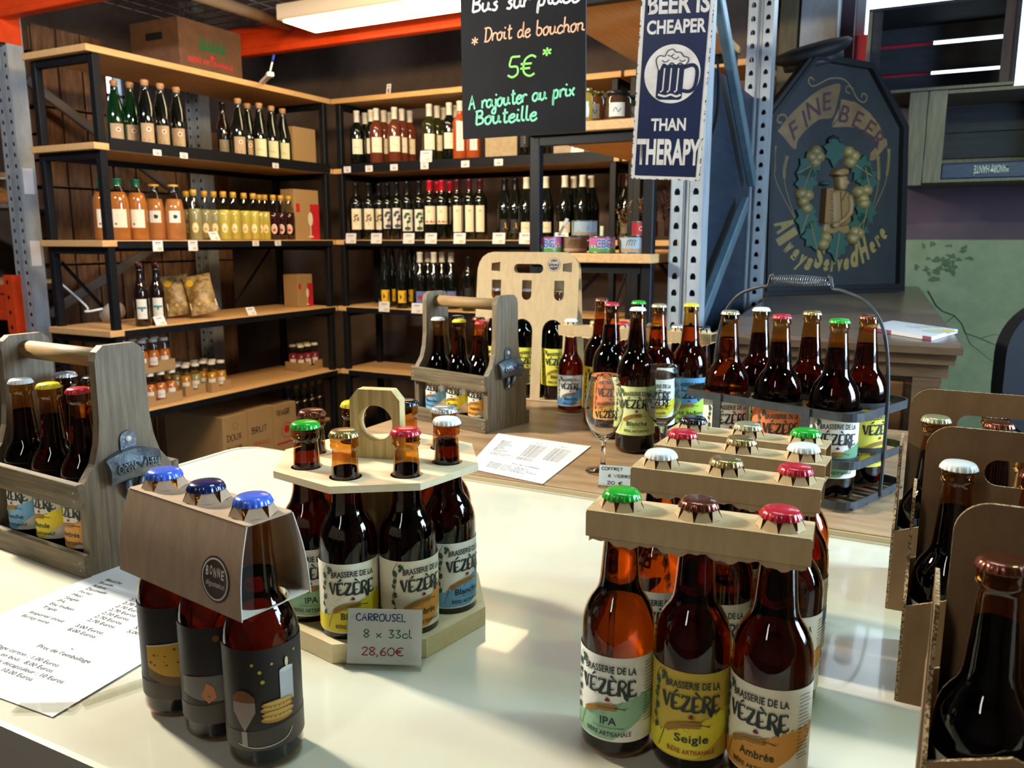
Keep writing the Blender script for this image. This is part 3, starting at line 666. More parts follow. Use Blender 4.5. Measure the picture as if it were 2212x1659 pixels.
braces(rl, LX1 - .05, [((LX1 - .05, RY + .1, 2.10), (LX1 - .05, RY + 1.05, 1.55)), ((LX1 - .05, RY + 1.05, 1.45), (LX1 - .05, RY + .1, .98))], mat('dull_brace', '6B6259', .5, .3))
for (a, c) in (((75, 365), (90, 420)), ((58, 520), (68, 590))):
    t0 = pX(a[0], a[1], LX1 + .002)
    b = MB(); b.box(LX1 + .001, LX1 + .0025, RY + .01, RY + .06, t0.z - .12, t0.z, PAPER); b.build('paper_sticker', rl, True)
def beam(x0, x1, y, z0, z1, label, conn=None):
    t = thing('rack_beam', label, 'rack beam', (x0, y, z0)); b = MB(); h = z1 - z0
    b.box(x0, x1, y, y + .045, z0, z1, ORANGE, c=.004); b.box(x0, x1, y - .012, y + .002, z0 + .0, z0 + .25*h, ORANGE, c=.004); b.box(x0, x1, y - .012, y + .002, z1 - .25*h, z1, ORANGE, c=.004); b.build('beam_profile', t, True)
    if conn:
        b = MB(); xc, zb, zt = conn; b.box(xc - .03, xc + .03, y - .02, y + .006, zb, zt, ORANGE); b.box(xc + .0301, xc + .036, y - .02, y + .10, zb, zt, ORANGE)
        for k in range(4): b.add([( xc + .01*math.cos(a*1.05) , y - .0205, zb + .03 + k*(zt-zb-.05)/3.2 + .012*math.sin(a*1.05)) for a in range(6)], [tuple(range(6))], DARK)
        b.build('beam_connector', t, True)
    return t
beam(LX1 - .0, RX0, RY - .03, 2.335, 2.45, 'orange rack beam across the top left corner of the aisle', (LX1 - .035, 2.235, 2.47))
beam(LX0, RX0 + .1, 3.545, 2.345, 2.49, 'long orange rack beam behind the bright ceiling light')
zb = pY(20, 690, RY).z; zt_ = pY(20, 615, RY).z
beam(-4.95, LX0 + .02, RY - .03, zb, zt_, 'short orange rack beam with toothed connector at the far left', (LX0 + .0, zb - .06, zt_ + .05))
# wire deck on the beams
b = MB()
for i in range(28): x = -3.75 + i*.11; b.tube([(x, 2.43, 2.502), (x, 3.58, 2.502)], .0025, GALV, 5)
for i in range(12): y = 2.44 + i*.1; b.tube([(-3.8, y, 2.498), (RX0, y, 2.498)], .0025, GALV, 5)
o = b.build('wire_deck'); tag(o, 'galvanised wire mesh deck resting on the orange beams overhead', 'wire deck')
for i, (xx, lb) in enumerate(((-3.15, 'pale round deck bar under the mesh left of the ceiling light'), (-1.9, 'pale round deck bar under the mesh above the chalkboard'))):
    b = MB(); b.tube([(xx, 2.36, 2.465), (xx, 3.53, 2.465)], .03, mat('deck_bar', 'A58F78', .6), 14); o = b.build('deck_bar', loc=(xx, 2.36, 2.465), world=True); tag(o, lb, 'bar')
# things on the deck, seen from below
for i, (x, y, w, d, h, lb) in enumerate(((-3.65, 2.5, .42, .45, .3, 'brown cardboard carton on the mesh deck nearest the left upright'), (-3.0, 2.6, .4, .5, .28, 'brown cardboard carton on the mesh deck above the stencilled box'), (-2.45, 2.95, .45, .4, .3, 'brown cardboard carton on the mesh deck over the ceiling light'), (-1.7, 2.7, .5, .6, .3, 'brown cardboard carton on the mesh deck over the chalkboard'))):
    t = thing('cardboard_box', lb, 'box', (x, y, 2.5055)); b = MB(); b.box(0, w, 0, d, 0, h, mat('dull_carton', '5A4636', .9, noise=(20, '4A392B', (1, 1, 1))), c=.004); b.build('carton_body', t); b = MB(); b.box(w*.45, w*.55, -.001, d + .001, h, h + .001, mat('tape', '9A8560', .4)); b.build('packing_tape', t)
# fluorescent light
t = thing('ceiling_light', 'long white fluorescent ceiling light glowing warm under the mesh deck', 'ceiling light', (-2.88, 3.14, 2.37))
LAMP = mat('lamp_diffuser', 'FFE9B8', .5, emit=15)
b = MB(); b.box(0, 1.25, 0, .27, .004, .075, mat('lamp_housing', 'C8B9A6', .5), c=.004); b.build('lamp_housing', t)
b = MB(); b.box(.025, 1.225, .02, .25, -.004, .004, LAMP); b.build('lamp_diffuser', t)
b = MB(); b.tube([(.2, .13, .075), (.2, .13, .125)], .004, GALV, 6); b.tube([(1.05, .13, .075), (1.05, .13, .125)], .004, GALV, 6); b.build('hanger', t)

# ================================================================== SHELVING
LV = [.575, .955, 1.345, 1.750, 2.140]           # top of each board
FX = -3.17; FY = 3.87; DEP = .36
def shelf_unit(label, M, L, lv, posts, first_back=.0, mt=PINEY, rail=True, lip=(3,), D=DEP):
    """local x along the front edge, y to the rear, z up"""
    t = thing('shelving_unit', label, 'shelving', tuple(M.translation)); q = M.copy(); o0 = M.translation.copy()
    def bld(b, n): return b.build(n, t, True)
    for x in posts:
        for y in (.0, D - .04):
            b = MB(); b.box(x, x + .034, y, y + .034, 0, lv[-1] - .03, BLACKM, q, .003); bld(b, 'post')
    for i, z in enumerate(lv):
        b = MB(); b.box(-.03, L + .01, -.005, D, z - .028, z, mt, q, .002); bld(b, 'shelf_board')
        if i < len(lv) - 1 and rail:
            b = MB(); b.box(.04, L - .02, -.012, -.006, z - (.026 if i in lip else .034), z + (.024 if i in lip else -.004), BLACKM, q); bld(b, 'shelf_rail'); b = MB(); b.box(.04, L - .04, D - .03, D - .01, z - .055, z - .029, BLACKM, q); bld(b, 'shelf_rail')
        for x in posts: b = MB(); b.box(x, x + .034, .035, D - .04, z - .060, z - .029, BLACKM, q); bld(b, 'cross_rail')
    b = MB(); b.bar(q @ V((posts[0] + .3, D - .02, lv[1])), q @ V((posts[0] + .05, D - .02, lv[2] - .1)), .025, .006, BLACKM, (1, 1, 0)); bld(b, 'corner_brace'); b = MB(); b.bar(q @ V((posts[-1] - .35, D - .02, lv[2] - .35)), q @ V((posts[-1] - .05, D - .02, lv[2] - .05)), .025, .006, BLACKM, (1, 1, 0)); bld(b, 'corner_brace')
    return t
ML = frame((FX, 2.36, 0), (0, 1, 0), (-1, 0, 0)); ML.translation = V((FX, 2.36, 0))
shelf_unit('black framed shelving with pine boards along the left side, holding cider and juice', ML, FY - 2.36 - .02, LV, [0.0, 1.44], D=.42)
MBK = frame((FX + .03, FY, 0), (1, 0, 0), (0, 1, 0))
shelf_unit('black framed shelving with pine boards along the back, holding wine bottles', MBK, 1.72, LV, [.0, 1.68], mt=PINEX)
MB2 = frame((FX + .03 + 1.775, FY, 0), (1, 0, 0), (0, 1, 0))
shelf_unit('black framed shelving behind the rack upright, right of the wine shelving', MB2, .60, LV, [.0, .56], mt=PINEX, rail=False)
U3X0, U3X1, U3Y = -1.182, -.765, 2.4
M3 = frame((U3X0, U3Y, 0), (0, 1, 0), (-1, 0, 0)); M3.translation = V((U3X1, U3Y, 0))
shelf_unit('black framed display shelving seen end on behind the chalkboard, holding tins', M3, 1.05, [.49, .90, 1.306, 1.700, 2.10], [.0, 1.0], D=U3X1 - U3X0, rail=False, lip=())

# wooden crates stacked behind the left shelving
n = 0
for i in range(3):
    for j in range(6):
        if j == 5 and i: continue
        x, y, z = -4.42, 2.72 + i*.42, .02 + j*.40
        t = thing('wooden_crate', '%s wooden crate in the %s stack behind the left shelving' % (['lowest', 'second', 'third', 'fourth', 'fifth', 'topmost'][j], ['near', 'middle', 'far'][i]), 'crate', (x, y, z), 0, 'crates behind the left shelving'); b = MB()
        for k in range(3): b.box(.30, .315, .005 + k*.137, .130 + k*.137, 0, .39, CRATE, c=.003); b.box(0, .015, .005 + k*.137, .130 + k*.137, 0, .39, CRATE)
        for k in range(3): b.box(.016, .30, 0, .012, .005 + k*.13, .12 + k*.13, CRATE); b.box(.016, .30, .395, .407, .005 + k*.13, .12 + k*.13, CRATE)
        b.box(.016, .3, .012, .395, 0, .012, CRATE); b.build('crate_slats', t)
        for yy in (.013, .365):
            for xx in (.016, .27): b = MB(); b.box(xx, xx + .03, yy, yy + .03, .013, .388, CRATE); b.build('corner_post', t)
# ================================================================== BAR TABLES
TZ, TB = .90, .914
t = thing('bar_table', 'cream topped bar table with metal edge in the foreground', 'table', (-.2, .85, 0))
X0, X1, Y0, Y1 = -1.322, 1.1, .403, 1.283
b = MB(); b.prism(rrect(X0, X1, Y0, Y1, .045), [], TZ - .03, TZ, CREAM); b.build('table_top', t, True)
EDGE = mat('aluminium_trim', 'C6BFAF', .4, .05)
b = MB(); out = rrect(X0 - .006, X1 + .006, Y0 - .006, Y1, .05); b.prism(out, [rrect(X0, X1, Y0, Y1 - .003, .045)[::-1]], TZ - .055, TZ + .003, EDGE); b.build('edge_trim', t, True)
b = MB(); b.box(X0 + .12, X1 - .1, Y0 + .006, Y1 - .02, 0, TZ - .056, mat('cabinet_grey', 'A09A90', .6, noise=(6, '7D7A73', (1, 1, 1))), c=.004); b.build('cabinet', t, True)
BX0, BX1, BY0, BY1 = -1.16, .62, 1.287, 2.05
t = thing('wood_table', 'brown wooden table behind the cream bar table', 'table', (-.3, 1.6, 0))
b = MB(); b.box(BX0, BX1, BY0, BY1, TB - .018, TB, BROWNT, c=.001); b.box(BX0, BX1, BY0 - .004, BY0 - .0005, TB - .018, TB - .003, mat('worn_edge', 'BBA684', .6)); b.build('table_top', t, True)
for x in (BX0 + .05, BX1 - .12):
    for y in (BY0 + .05, BY1 - .12): b = MB(); b.box(x, x + .07, y, y + .07, 0, TB - .019, SIDEB, c=.004); b.build('leg', t, True)
# sideboard with the pub sign
SZ = 1.115
FL, FR, BRr = pz(1536, 718, SZ), pz(2082, 742, SZ), pz(1990, 622, SZ)
FR.y -= .02; BLx = pz(1640, 638, SZ).x - .08
dirr = (BRr - FR); BRr = FR + dirr*((WALLY - .03 - FR.y)/dirr.y); BL = V((-.70, WALLY - .03, SZ))
quad = [(FL.x, FL.y), (FR.x, FR.y), (BRr.x, BRr.y), (BL.x, BL.y)]
def inset(d):
    c = V((sum(p[0] for p in quad)/4, sum(p[1] for p in quad)/4)); cor = []
    for x, y in quad:
        v_ = V((x, y)) - c; cor.append((x - d*(1 if v_.x > 0 else -1), y - d*(1 if v_.y > 0 else 0)*-1 if v_.y < 0 else y))
    return cor
def quad_in(d): return [(quad[0][0] + d, quad[0][1] + d), (quad[1][0] - d, quad[1][1] + d), (quad[2][0] - d, quad[2][1]), (quad[3][0] + d, quad[3][1])]
t = thing('sideboard', 'dark wooden sideboard with moulded top under the pub sign', 'sideboard', (-.25, 3.0, 0))
b = MB(); b.prism(quad_in(.006), [], SZ - .010, SZ, wood('painted_sheen_walnut', '7C6A5E', '5E4F46', (2, 14, 14), 4, .28, .03)); b.prism(quad_in(.0), [], SZ - .026, SZ - .0101, SIDEB); b.prism(quad_in(.012), [], SZ - .038, SZ - .0261, SIDEB); b.build('top', t, True)  # top slab's lighter, greyer colour has the window's sheen painted in
b = MB(); b.prism(quad_in(.014), [], SZ - .052, SZ - .0381, SIDEB); b.prism(quad_in(.026), [], SZ - .085, SZ - .0521, SIDEB); b.prism(quad_in(.045), [], .08, SZ - .0851, SIDEB); b.build('carcass', t, True)
WAL2 = wood('walnut_panel', '6A4C2E', '50371F', (2, 14, 14), 4, .35, .04)
FV = V((FR.x - FL.x, FR.y - FL.y, 0)).normalized()
MS = frame((FL.x + .045, FL.y + .045, 0), FV, (0, 0, 1)); Ls = (FR - FL).length - .10
b = MB(); b.box(.02, Ls - .06, SZ - .30, SZ - .10, .0, .014, WAL2, MS, .004); b.box(.0, Ls, SZ - .32, SZ - .305, .0, .02, SIDEB, MS, .004); b.box(.02, Ls - .06, .12, SZ - .34, 0, .012, WAL2, MS, .004); b.build('front_panel', t, True)
b = MB(); pr = [(0, SZ - .086), (.06, SZ - .086), (.055, SZ - .12), (.03, SZ - .15), (.024, SZ - .2), (.03, SZ - .24), (.045, SZ - .3), (.045, .1), (0, .1)]
b.prism([(Ls - .045 + x, z) for x, z in pr], [], .0, .05, SIDEB, MS); b.build('pilaster', t, True)
b = MB(); b.prism(quad_in(.06), [], .0, .0799, SIDEB); b.build('plinth', t, True)

# ================================================================== ON THE BARS
def in_frame(M, p): return tuple(M @ V(p))
# ---- wooden carriers with a bottle opener
def carrier(F, ang, L, label, bottles, group_hint):
    D, T = .135, .014; t = thing('bottle_carrier', label, 'bottle carrier', F, ang)
    def half(): return [(.0, .0), (.0, .128), (.006, .136), (.018, .152), (.026, .178), (.030, .21), (.031, .29), (.034, .302), (.044, .310)]
    hp = half(); prof = hp + [(D - y, z) for y, z in hp[::-1]]
    for x in (-T, -L):
        b = MB(); M = frame((x, 0, 0), (0, 1, 0), (0, 0, 1)); b.prism(prof, [], 0, T, GREYW, M); b.build('side_panel', t)
    b = MB(); b.tube([(-T + .001, D/2, .287), (-L + T - .001, D/2, .287)], .0135, DOWEL, 18); b.build('handle_dowel', t)
    for y in (-.0105, D + .0005):
        for z0, z1 in ((.0, .032), (.096, .131)):
            b = MB(); b.box(-L - .002, .002, y, y + .010, z0, z1, GREYWX, c=.0012)
            for x in (-.007, -L + .007):
                for z in ((z0*2+z1)/3, (z0+z1*2)/3): b.lathe([(.0012, 0), (.0012, .0006)], EDGE, 6, Matrix.Translation((x, y if y < 0 else y + .010, z)) @ Matrix.Rotation(PI/2 if y < 0 else -PI/2, 4, 'X'), cap1=True)
            b.build('slat', t)
    b = MB(); b.box(-L + T, -T, .0, D, .004, .012, GREYWX); b.build('floor_board', t)
    # cast opener on the right panel
    op = MB(); M = frame((0, D/2, 0), (0, 1, 0), (0, 0, 1)); t0 = .090
    pl = rrect(-.012, .012, t0, t0 + .100, .0115, 6); op.prism(pl, [circ(0, t0 + .088, .004, 12)[::-1], circ(0, t0 + .010, .004, 12)[::-1]], 0, .003, CASTI, M)
    vs = []; fs = []; n = 16; m_ = 8
    for i in range(n+1):
        for j in range(m_+1):
            u = -1 + 2*i/n; v_ = j/m_
            w = .040*(1 - .10*(1 - v_)) ; zz = t0 + .036 + .040*v_ - .010*(u*u)*(v_ > .5)*(v_-.5)*2 - .006*u*u*(1-v_)
            d = .003 + .024*math.sin(PI*min(1, .18 + .62*(1-v_)))*(1 - .35*u*u)
            vs.append((u*w, zz, d))
    for i in range(n):
        for j in range(m_): a = i*(m_+1)+j; fs.append((a, a+m_+1, a+m_+2, a+1))
    op.add(vs, fs, CASTI, True, M)
    rim = [vs[i*(m_+1)] for i in range(n+1)] + [vs[n*(m_+1)+j] for j in range(1, m_+1)] + [vs[i*(m_+1)+m_] for i in range(n-1, -1, -1)] + [vs[j] for j in range(m_-1, 0, -1)]
    q = len(rim); op.add(rim + [(x*.9, z, .001) for x, z, d in rim], [(i, (i+1) % q, (i+1) % q + q, i+q) for i in range(q)], CASTI, True, M)
    for sg in (1, -1): op.tube([M @ V((sg*.011, t0 + .034, .012)), M @ V((sg*.009, t0 + .02, .010)), M @ V((sg*.007, t0 + .008, .003))], [.005, .005, .003], CASTI, 8)
    o = op.build('bottle_opener', t)
    A = Art()
    def lift(x, y, k): 
        u = x/.040; v_ = (y - (t0 + .036))/.040; d = .003 + .024*math.sin(PI*min(1, .18 + .62*(1-v_)))*(1 - .35*u*u)
        return M @ V((x, y - .006*u*u, d + .0006*k))
    CI2 = mat('cast_iron_dark', '20262B', .5, .5); CI3 = mat('cast_iron_edge', '7E8A90', .35, .8)
    for tx, x0 in (('OPEN', -.020), ('HERE', .022)): A.text(tx, x0, t0 + .050, .013, CI2, 2, width=.025, bold=.03); A.text(tx, x0 + .0006, t0 + .0506, .012, CI3, 3, width=.023)
    A.stroke([(-.005, t0 + .060), (.001, t0 + .051), (.009, t0 + .065)], .003, CI2, 3)
    b = MB(); A.onto(b, lift); b.build('raised_lettering', o)
    for z in (.088, .010): b = MB(); b.lathe([(.0045, .0), (.0045, .002), (.002, .0032)], EDGE, 12, M @ Matrix.Translation((0, t0 + z, .0025)), cap1=True); b.build('screw', o)
    R = Matrix.Rotation(ang, 4, 'Z'); R.translation = V(F); pit = (L - 2*T)/3
    for (c, r, cap, beer, liq, lb) in bottles:
        p = R @ V((-L + T + pit*(c + .5), D*(.255 if r == 0 else .748), .0125)); beer_bottle(p, cap, beer, lb, phi=ang - PI/2 + .15, liq=liq)
    return t
F1 = V((-.983, .664, TZ + .0005)); A1 = pz(0, 1187, TZ); a1 = math.radians(-4)
carrier(F1, a1, .245, 'grey stained wooden bottle carrier with cast opener on the cream bar table', [
    (0, 0, 'white', 'Blanche', 'X', 'amber beer bottle with white cap and blue label, in the near wooden carrier'),
    (1, 0, 'yellow', 'Blonde', 'D', 'amber beer bottle with yellow cap and yellow label, in the near wooden carrier'),
    (2, 0, 'red', 'Ambrée', 'X', 'amber beer bottle with red cap and orange label, in the near wooden carrier'),
    (0, 1, 'silver', 'Triple', 'D', 'amber beer bottle at the hidden rear left of the near wooden carrier'),
    (1, 1, 'black', 'Porter', 'D', 'amber beer bottle with black cap in the rear row of the near wooden carrier'),
    (2, 1, 'gold', 'Miel', 'D', 'amber beer bottle with gold cap in the rear row of the near wooden carrier')], 'near')
F2 = V((-.880, 1.585, TB + .0005))
carrier(F2, math.radians(-13.9), .245, 'grey stained wooden bottle carrier with cast opener on the brown table', [
    (0, 0, 'white', 'Blanche', 'X', 'amber beer bottle with white cap and blue label, in the far wooden carrier'),
    (1, 0, 'yellow', 'Blonde', 'D', 'amber beer bottle with yellow cap and yellow label, in the far wooden carrier'),
    (2, 0, 'red', 'Ambrée', 'X', 'amber beer bottle with red cap and orange label, in the far wooden carrier'),
    (0, 1, 'black', 'Porter', 'D', 'amber beer bottle with black cap in the rear row of the far wooden carrier'),
    (1, 1, 'copper', 'Triple', 'D', 'amber beer bottle with copper cap in the rear row of the far wooden carrier'),
    (2, 1, 'black', 'Seigle', 'D', 'amber beer bottle with black cap at the rear right of the far wooden carrier')], 'far')

# ---- wooden carousel of eight bottles
CC = V((-.571, .761, TZ + .0005)); RB, RO, PT = .086, .124, .188
t = thing('bottle_carousel', 'pale wooden octagonal bottle carousel with a round hand hole, on the cream table', 'bottle carousel', CC)
ang = [math.radians(-78 + 45*k) for k in range(8)]; octo = [(RO*math.cos(a), RO*math.sin(a)) for a in ang]; octb = [(1.06*x, 1.06*y) for x, y in octo]
Mx = Matrix.Identity(4)
hol = lambda r: [circ(RB*math.cos(a), RB*math.sin(a), r, 28)[::-1] for a in ang]
b = MB(); b.prism(octb, [], 0, .010, PLY); b.prism(octb, hol(.0325), .0101, .022, PLY); b.build('base_plate', t)
slot = [(p.x, p.y) for p in (Matrix.Rotation(math.radians(15), 3, 'Z') @ V(q) for q in ((-.0312, -.0098, 0), (-.0312, .0098, 0), (.0312, .0098, 0), (.0312, -.0098, 0)))]
b = MB(); b.prism(octo, hol(.0178) + [slot], PT, PT + .008, PLY); b.build('top_plate', t)
b = MB(); M = frame((0, 0, 0), (math.cos(math.radians(15)), math.sin(math.radians(15)), 0), (0, 0, 1))
b.prism([(-.031, .0221), (.031, .0221), (.031, .266), (.021, .278), (-.021, .278), (-.031, .266)], [circ(0, .238, .0215, 32)[::-1]], -.009, .009, PLYG, M); b.build('handle_plank', t)
for k, (cap, beer, liq, lb) in enumerate((('gold', 'Blonde', 'D', 'amber beer bottle with gold cap and yellow label, front of the carousel'), ('red', 'Ambrée', 'X', 'dark beer bottle with red cap and orange label, front of the carousel'),
        ('white', 'Blanche', 'X', 'dark beer bottle with white cap and blue label, right side of the carousel'), ('silver', 'Miel', 'D', 'beer bottle with silver cap at the back right of the carousel'),
        ('black', 'Porter', 'D', 'beer bottle with black cap behind the carousel handle, on its right'), ('yellow', 'Triple', 'D', 'beer bottle with yellow cap behind the carousel handle, on its left'),
        ('copper', 'Seigle', 'D', 'beer bottle with copper cap at the back left of the carousel'), ('green', 'IPA', 'D', 'amber beer bottle with green cap and pale green label, left side of the carousel'))):
    p = CC + V((RB*math.cos(ang[k]), RB*math.sin(ang[k]), .0106)); off = {0: .12, 1: .52, 2: .72, 7: -.05}.get(k, 0)
    beer_bottle(p, cap, beer, lb, phi=face_cam(p, off), liq=liq, fill=(.206 if k in (2, 7) else .196))

# ---- cardboard clips
def petals(b, x, y, z, m, r0=.0198, r1=.0158, h=.0088, n=8):
    for k in range(n):
        a0, a1 = 2*PI*(k + .02)/n, 2*PI*(k + .98)/n; am = (a0+a1)/2; w = (a1-a0)*.30
        b.add([(x + r0*math.cos(a0), y + r0*math.sin(a0), z), (x + r0*math.cos(a1), y + r0*math.sin(a1), z), (x + r1*math.cos(am + w), y + r1*math.sin(am + w), z + h), (x + r1*math.cos(am - w), y + r1*math.sin(am - w), z + h)], [(0, 1, 2, 3)], m)
def clip(c, ang, label, pitch=.0645, n=3, h=.023, zt=.2225, m=CARD):
    """folded card bar: top with star cut holes, front, rear and a curled lower flap"""
    t = thing('cardboard_clip', label, 'bottle clip', c, ang); L = pitch*(n-1)/2 + .0255; W = .0215
    ho = [circ((i - (n-1)/2)*pitch, 0, .0190, 24)[::-1] for i in range(n)]
    hn = [circ((i - (n-1)/2)*pitch, 0, .0175, 24)[::-1] for i in range(n)]
    b = MB(); b.prism(rrect(-L, L, -W, W, .001, 1), ho, zt - .0014, zt, m); b.build('top_panel', t)
    b = MB(); b.prism([(x, z) for x, z in [(-L, zt - h), (L, zt - h), (L, zt - .0015), (-L, zt - .0015)]], [], 0, .0014, m, frame((0, -W + .0014, 0), (1, 0, 0), (0, 0, 1))); b.build('front_panel', t)
    b = MB(); b.prism([(-L, zt - h), (L, zt - h), (L, zt - .0015), (-L, zt - .0015)], [], 0, .0014, m, frame((0, W, 0), (1, 0, 0), (0, 0, 1))); b.build('rear_panel', t)
    b = MB(); nn = 48; vs = []; fs = []
    for i in range(nn+1):
        x = -L + .003 + (2*L - .006)*i/nn; dz = .0022*math.sin(i*.55) + .0012*math.sin(i*1.7)
        vs += [(x, -W + .001, zt - h), (x, -W - .001, zt - h - .004 + dz), (x, W*.6, zt - h - .002 + dz*.5), (x, W - .001, zt - h)]
    for i in range(nn):
        for j in range(2): 
            xm = abs((vs[4*i][0] + L) % pitch - .034 + 0); 
            if j == 1: continue
            a = 4*i + j; fs.append((a, a+4, a+5, a+1))
    b.add(vs, fs, m); b.prism(rrect(-L + .002, L - .002, -W + .0016, W - .0016, .001, 1), hn, zt - h, zt - h + .0012, m); b.build('lower_flap', t)
    for i in range(n): b = MB(); petals(b, (i - (n-1)/2)*pitch, 0, zt, m); b.build('star_tabs', t)
    return t
def pack(p0, p1, z, rows, desc, n=3, phis=None, **k):
    """n bottles in a line p0..p1 under one clip"""
    p0, p1 = V(p0), V(p1); a = math.atan2(p1.y - p0.y, p1.x - p0.x); c = (p0 + p1)/2; pit = (p1 - p0).length/(n-1)
    clip((c.x, c.y, z), a, desc, pitch=pit, n=n, **k)
    for i, (cap, beer, liq, lb) in enumerate(rows):
        q = p0 + (p1 - p0)*(i/(n-1)); beer_bottle((q.x, q.y, z), cap, beer, lb, phi=face_cam(q, (phis or (.05, .05, .05))[i]), liq=liq)
zc = TZ + .0005
pack((-.226, .645), (-.095, .656), zc, [('green', 'IPA', 'A', 'orange lit beer bottle with green cap and pale green label, frontmost three pack'), ('copper', 'Seigle', 'D', 'beer bottle with copper cap and mustard label, middle of the frontmost three pack'), ('red', 'Ambrée', 'D', 'dark beer bottle with red cap and orange label, right of the frontmost three pack')], 'folded cardboard clip on the frontmost three pack, with green, copper and red caps', phis=(-.22, .06, -.26))
pack((-.235, .788), (-.104, .793), zc, [('white', 'Blanche', 'A', 'beer bottle with white cap in the second three pack from the front'), ('gold', 'Blonde', 'D', 'beer bottle with gold cap in the second three pack from the front'), ('red', 'Ambrée', 'D', 'beer bottle with red cap in the second three pack from the front')], 'cardboard clip on the second three pack, with white, gold and red caps')
pack((-.240, .886), (-.109, .882), zc, [('red', 'Ambrée', 'D', 'beer bottle with red cap at the left of the third three pack'), ('gold', 'Blonde', 'D', 'beer bottle with dull gold cap in the middle of the third three pack'), ('white', 'Blanche', 'A', 'beer bottle with white cap at the right of the third three pack')], 'cardboard clip on the third three pack, with red, gold and white caps')
pack((-.248, .961), (-.117, .955), zc, [('black', 'Porter', 'D', 'beer bottle with black cap at the left of the rearmost three pack'), ('pale', 'Miel', 'D', 'beer bottle with pale gold cap in the middle of the rearmost three pack'), ('green', 'IPA', 'A', 'beer bottle with green cap at the right of the rearmost three pack')], 'cardboard clip on the rearmost three pack, with black, pale gold and green caps')
zb2 = TB + .0005; YF = 1.885
q = [pY(x, 700, YF).x for x in (1235, 1345, 1402, 1512)]
pack((q[0] - .006, YF + .01), (q[1], YF), zb2, [('white', 'Blanche', 'D', 'beer bottle with white cap and blue label beside the tall cardboard carrier'), ('gold', 'Blonde', 'D', 'beer bottle with gold cap and yellow label behind the large upright bottles'), ('red', 'Ambrée', 'D', 'beer bottle with red cap half hidden behind the large upright bottles')], 'cardboard clip behind the large bottles, its left end beside the tall carrier')
pack((q[2] + .012, YF), (q[3] + .012, YF - .012), zb2, [('pale', 'Triple', 'D', 'beer bottle with pale cap behind the green capped large bottle'), ('silver', 'Blanche', 'D', 'beer bottle with silver cap behind the gold capped large bottle'), ('black', 'Porter', 'D', 'beer bottle with black cap behind the yellow capped large bottle')], 'cardboard clip behind the large bottles, its right end beside the wire rack')

# ---- round stickers
STK = mat('sticker_brown', '4A3B33', .6); STW = mat('sticker_cream', 'D9D0C2', .6)
def sticker(A, x, y, r, k=1):
    A.disc(x, y, r, STK, k, 36); A.ring(x, y, r*.84, r*.92, STW, k+1, 36)
    for i, ch in enumerate('BONNE'): A.text(ch, x + (i - 2)*r*.27, y + r*.10 + (.06*r if i % 2 else 0), r*.40, STW, k+1, width=r*.19, bold=.03)
    A.text('dégustation', x, y - r*.32, r*.26, STW, k+1, width=r*1.3, shear=.3)
# ---- trio of photo label bottles
T0, T2 = V((-.630, .507, zc)), V((-.498, .487, zc)); aT = math.atan2(T2.y - T0.y, T2.x - T0.x); cT = (T0 + T2)/2
t = thing('cardboard_bottle_sleeve', 'brown cardboard sleeve with round sticker gripping three necks, blue caps', 'bottle sleeve', cT, aT)
L, zt, zb_, wt, wb = .089, .2215, .145, .0235, .036; pit = (T2 - T0).length/2
ho = [circ((i-1)*pit, 0, .0192, 24)[::-1] for i in range(3)]
b = MB(); b.prism(rrect(-L, L, -wt, wt, .003), ho, zt - .0012, zt, CARDG); b.build('top_panel', t)
th = .0008
for nm, sg in (('front_panel', -1), ('rear_panel', 1)):
    b = MB(); vs = []; fs = []; N = 8
    for j in range(N+1):
        f = j/N; y = sg*(wt + (wb - wt)*(f + .25*math.sin(PI*f))); z = zt - .0012 + (zb_ - zt)*f
        vs += [(-L - .004*f, y, z), (L + .004*f, y, z), (-L - .004*f, y - sg*th, z), (L + .004*f, y - sg*th, z)]
    for j in range(N):
        a = 4*j; fs.append((a, a+1, a+5, a+4))
    b.add(vs, fs, CARDG, True); b.add(vs, [(4*j+2, 4*j+6, 4*j+7, 4*j+3) for j in range(N)] + [(0, 2, 3, 1), (4*N, 4*N+1, 4*N+3, 4*N+2)] + [(4*j, 4*j+4, 4*j+6, 4*j+2) for j in range(N)] + [(4*j+1, 4*j+3, 4*j+7, 4*j+5) for j in range(N)], CARDIN)
    o = b.build(nm, t, fix=False)
    if sg < 0:
        A = Art(); sticker(A, .058, .172, .0195, 1); s_ = MB()
        def fr(x, z, k):
            f = (zt - z)/(zt - zb_); y = -(wt + (wb - wt)*(f + .25*math.sin(PI*f))); return V((x, y - .0002*k - .0006, z))
        A.onto(s_, fr); s_.build('round_sticker', o)
b = MB(); b.prism(rrect(-L - .003, L + .003, -wb + .0005, wb - .0005, .002), [circ((i-1)*pit, 0, .0262, 28)[::-1] for i in range(3)], zb_, zb_ + .001, CARDIN); b.build('lower_panel', t)
for i in range(3): b = MB(); petals(b, (i-1)*pit, 0, zt, CARDG, .0205, .0158, .0098, 6); b.build('star_tabs', t)
for i, (cap, lb) in enumerate((('blue', 'beer bottle with blue cap and custard photo label, left of the sleeve trio'), ('navy', 'beer bottle with navy cap and dark candle label, middle of the sleeve trio'), ('blue', 'beer bottle with blue cap and candle and biscuit label, right of the sleeve trio'))):
    p = T0 + (T2 - T0)*(i/2); beer_bottle(p, cap, None, lb, phi=face_cam(p, .10 if i else .12), liq='X', lab=photo_label(i), fill=.17)

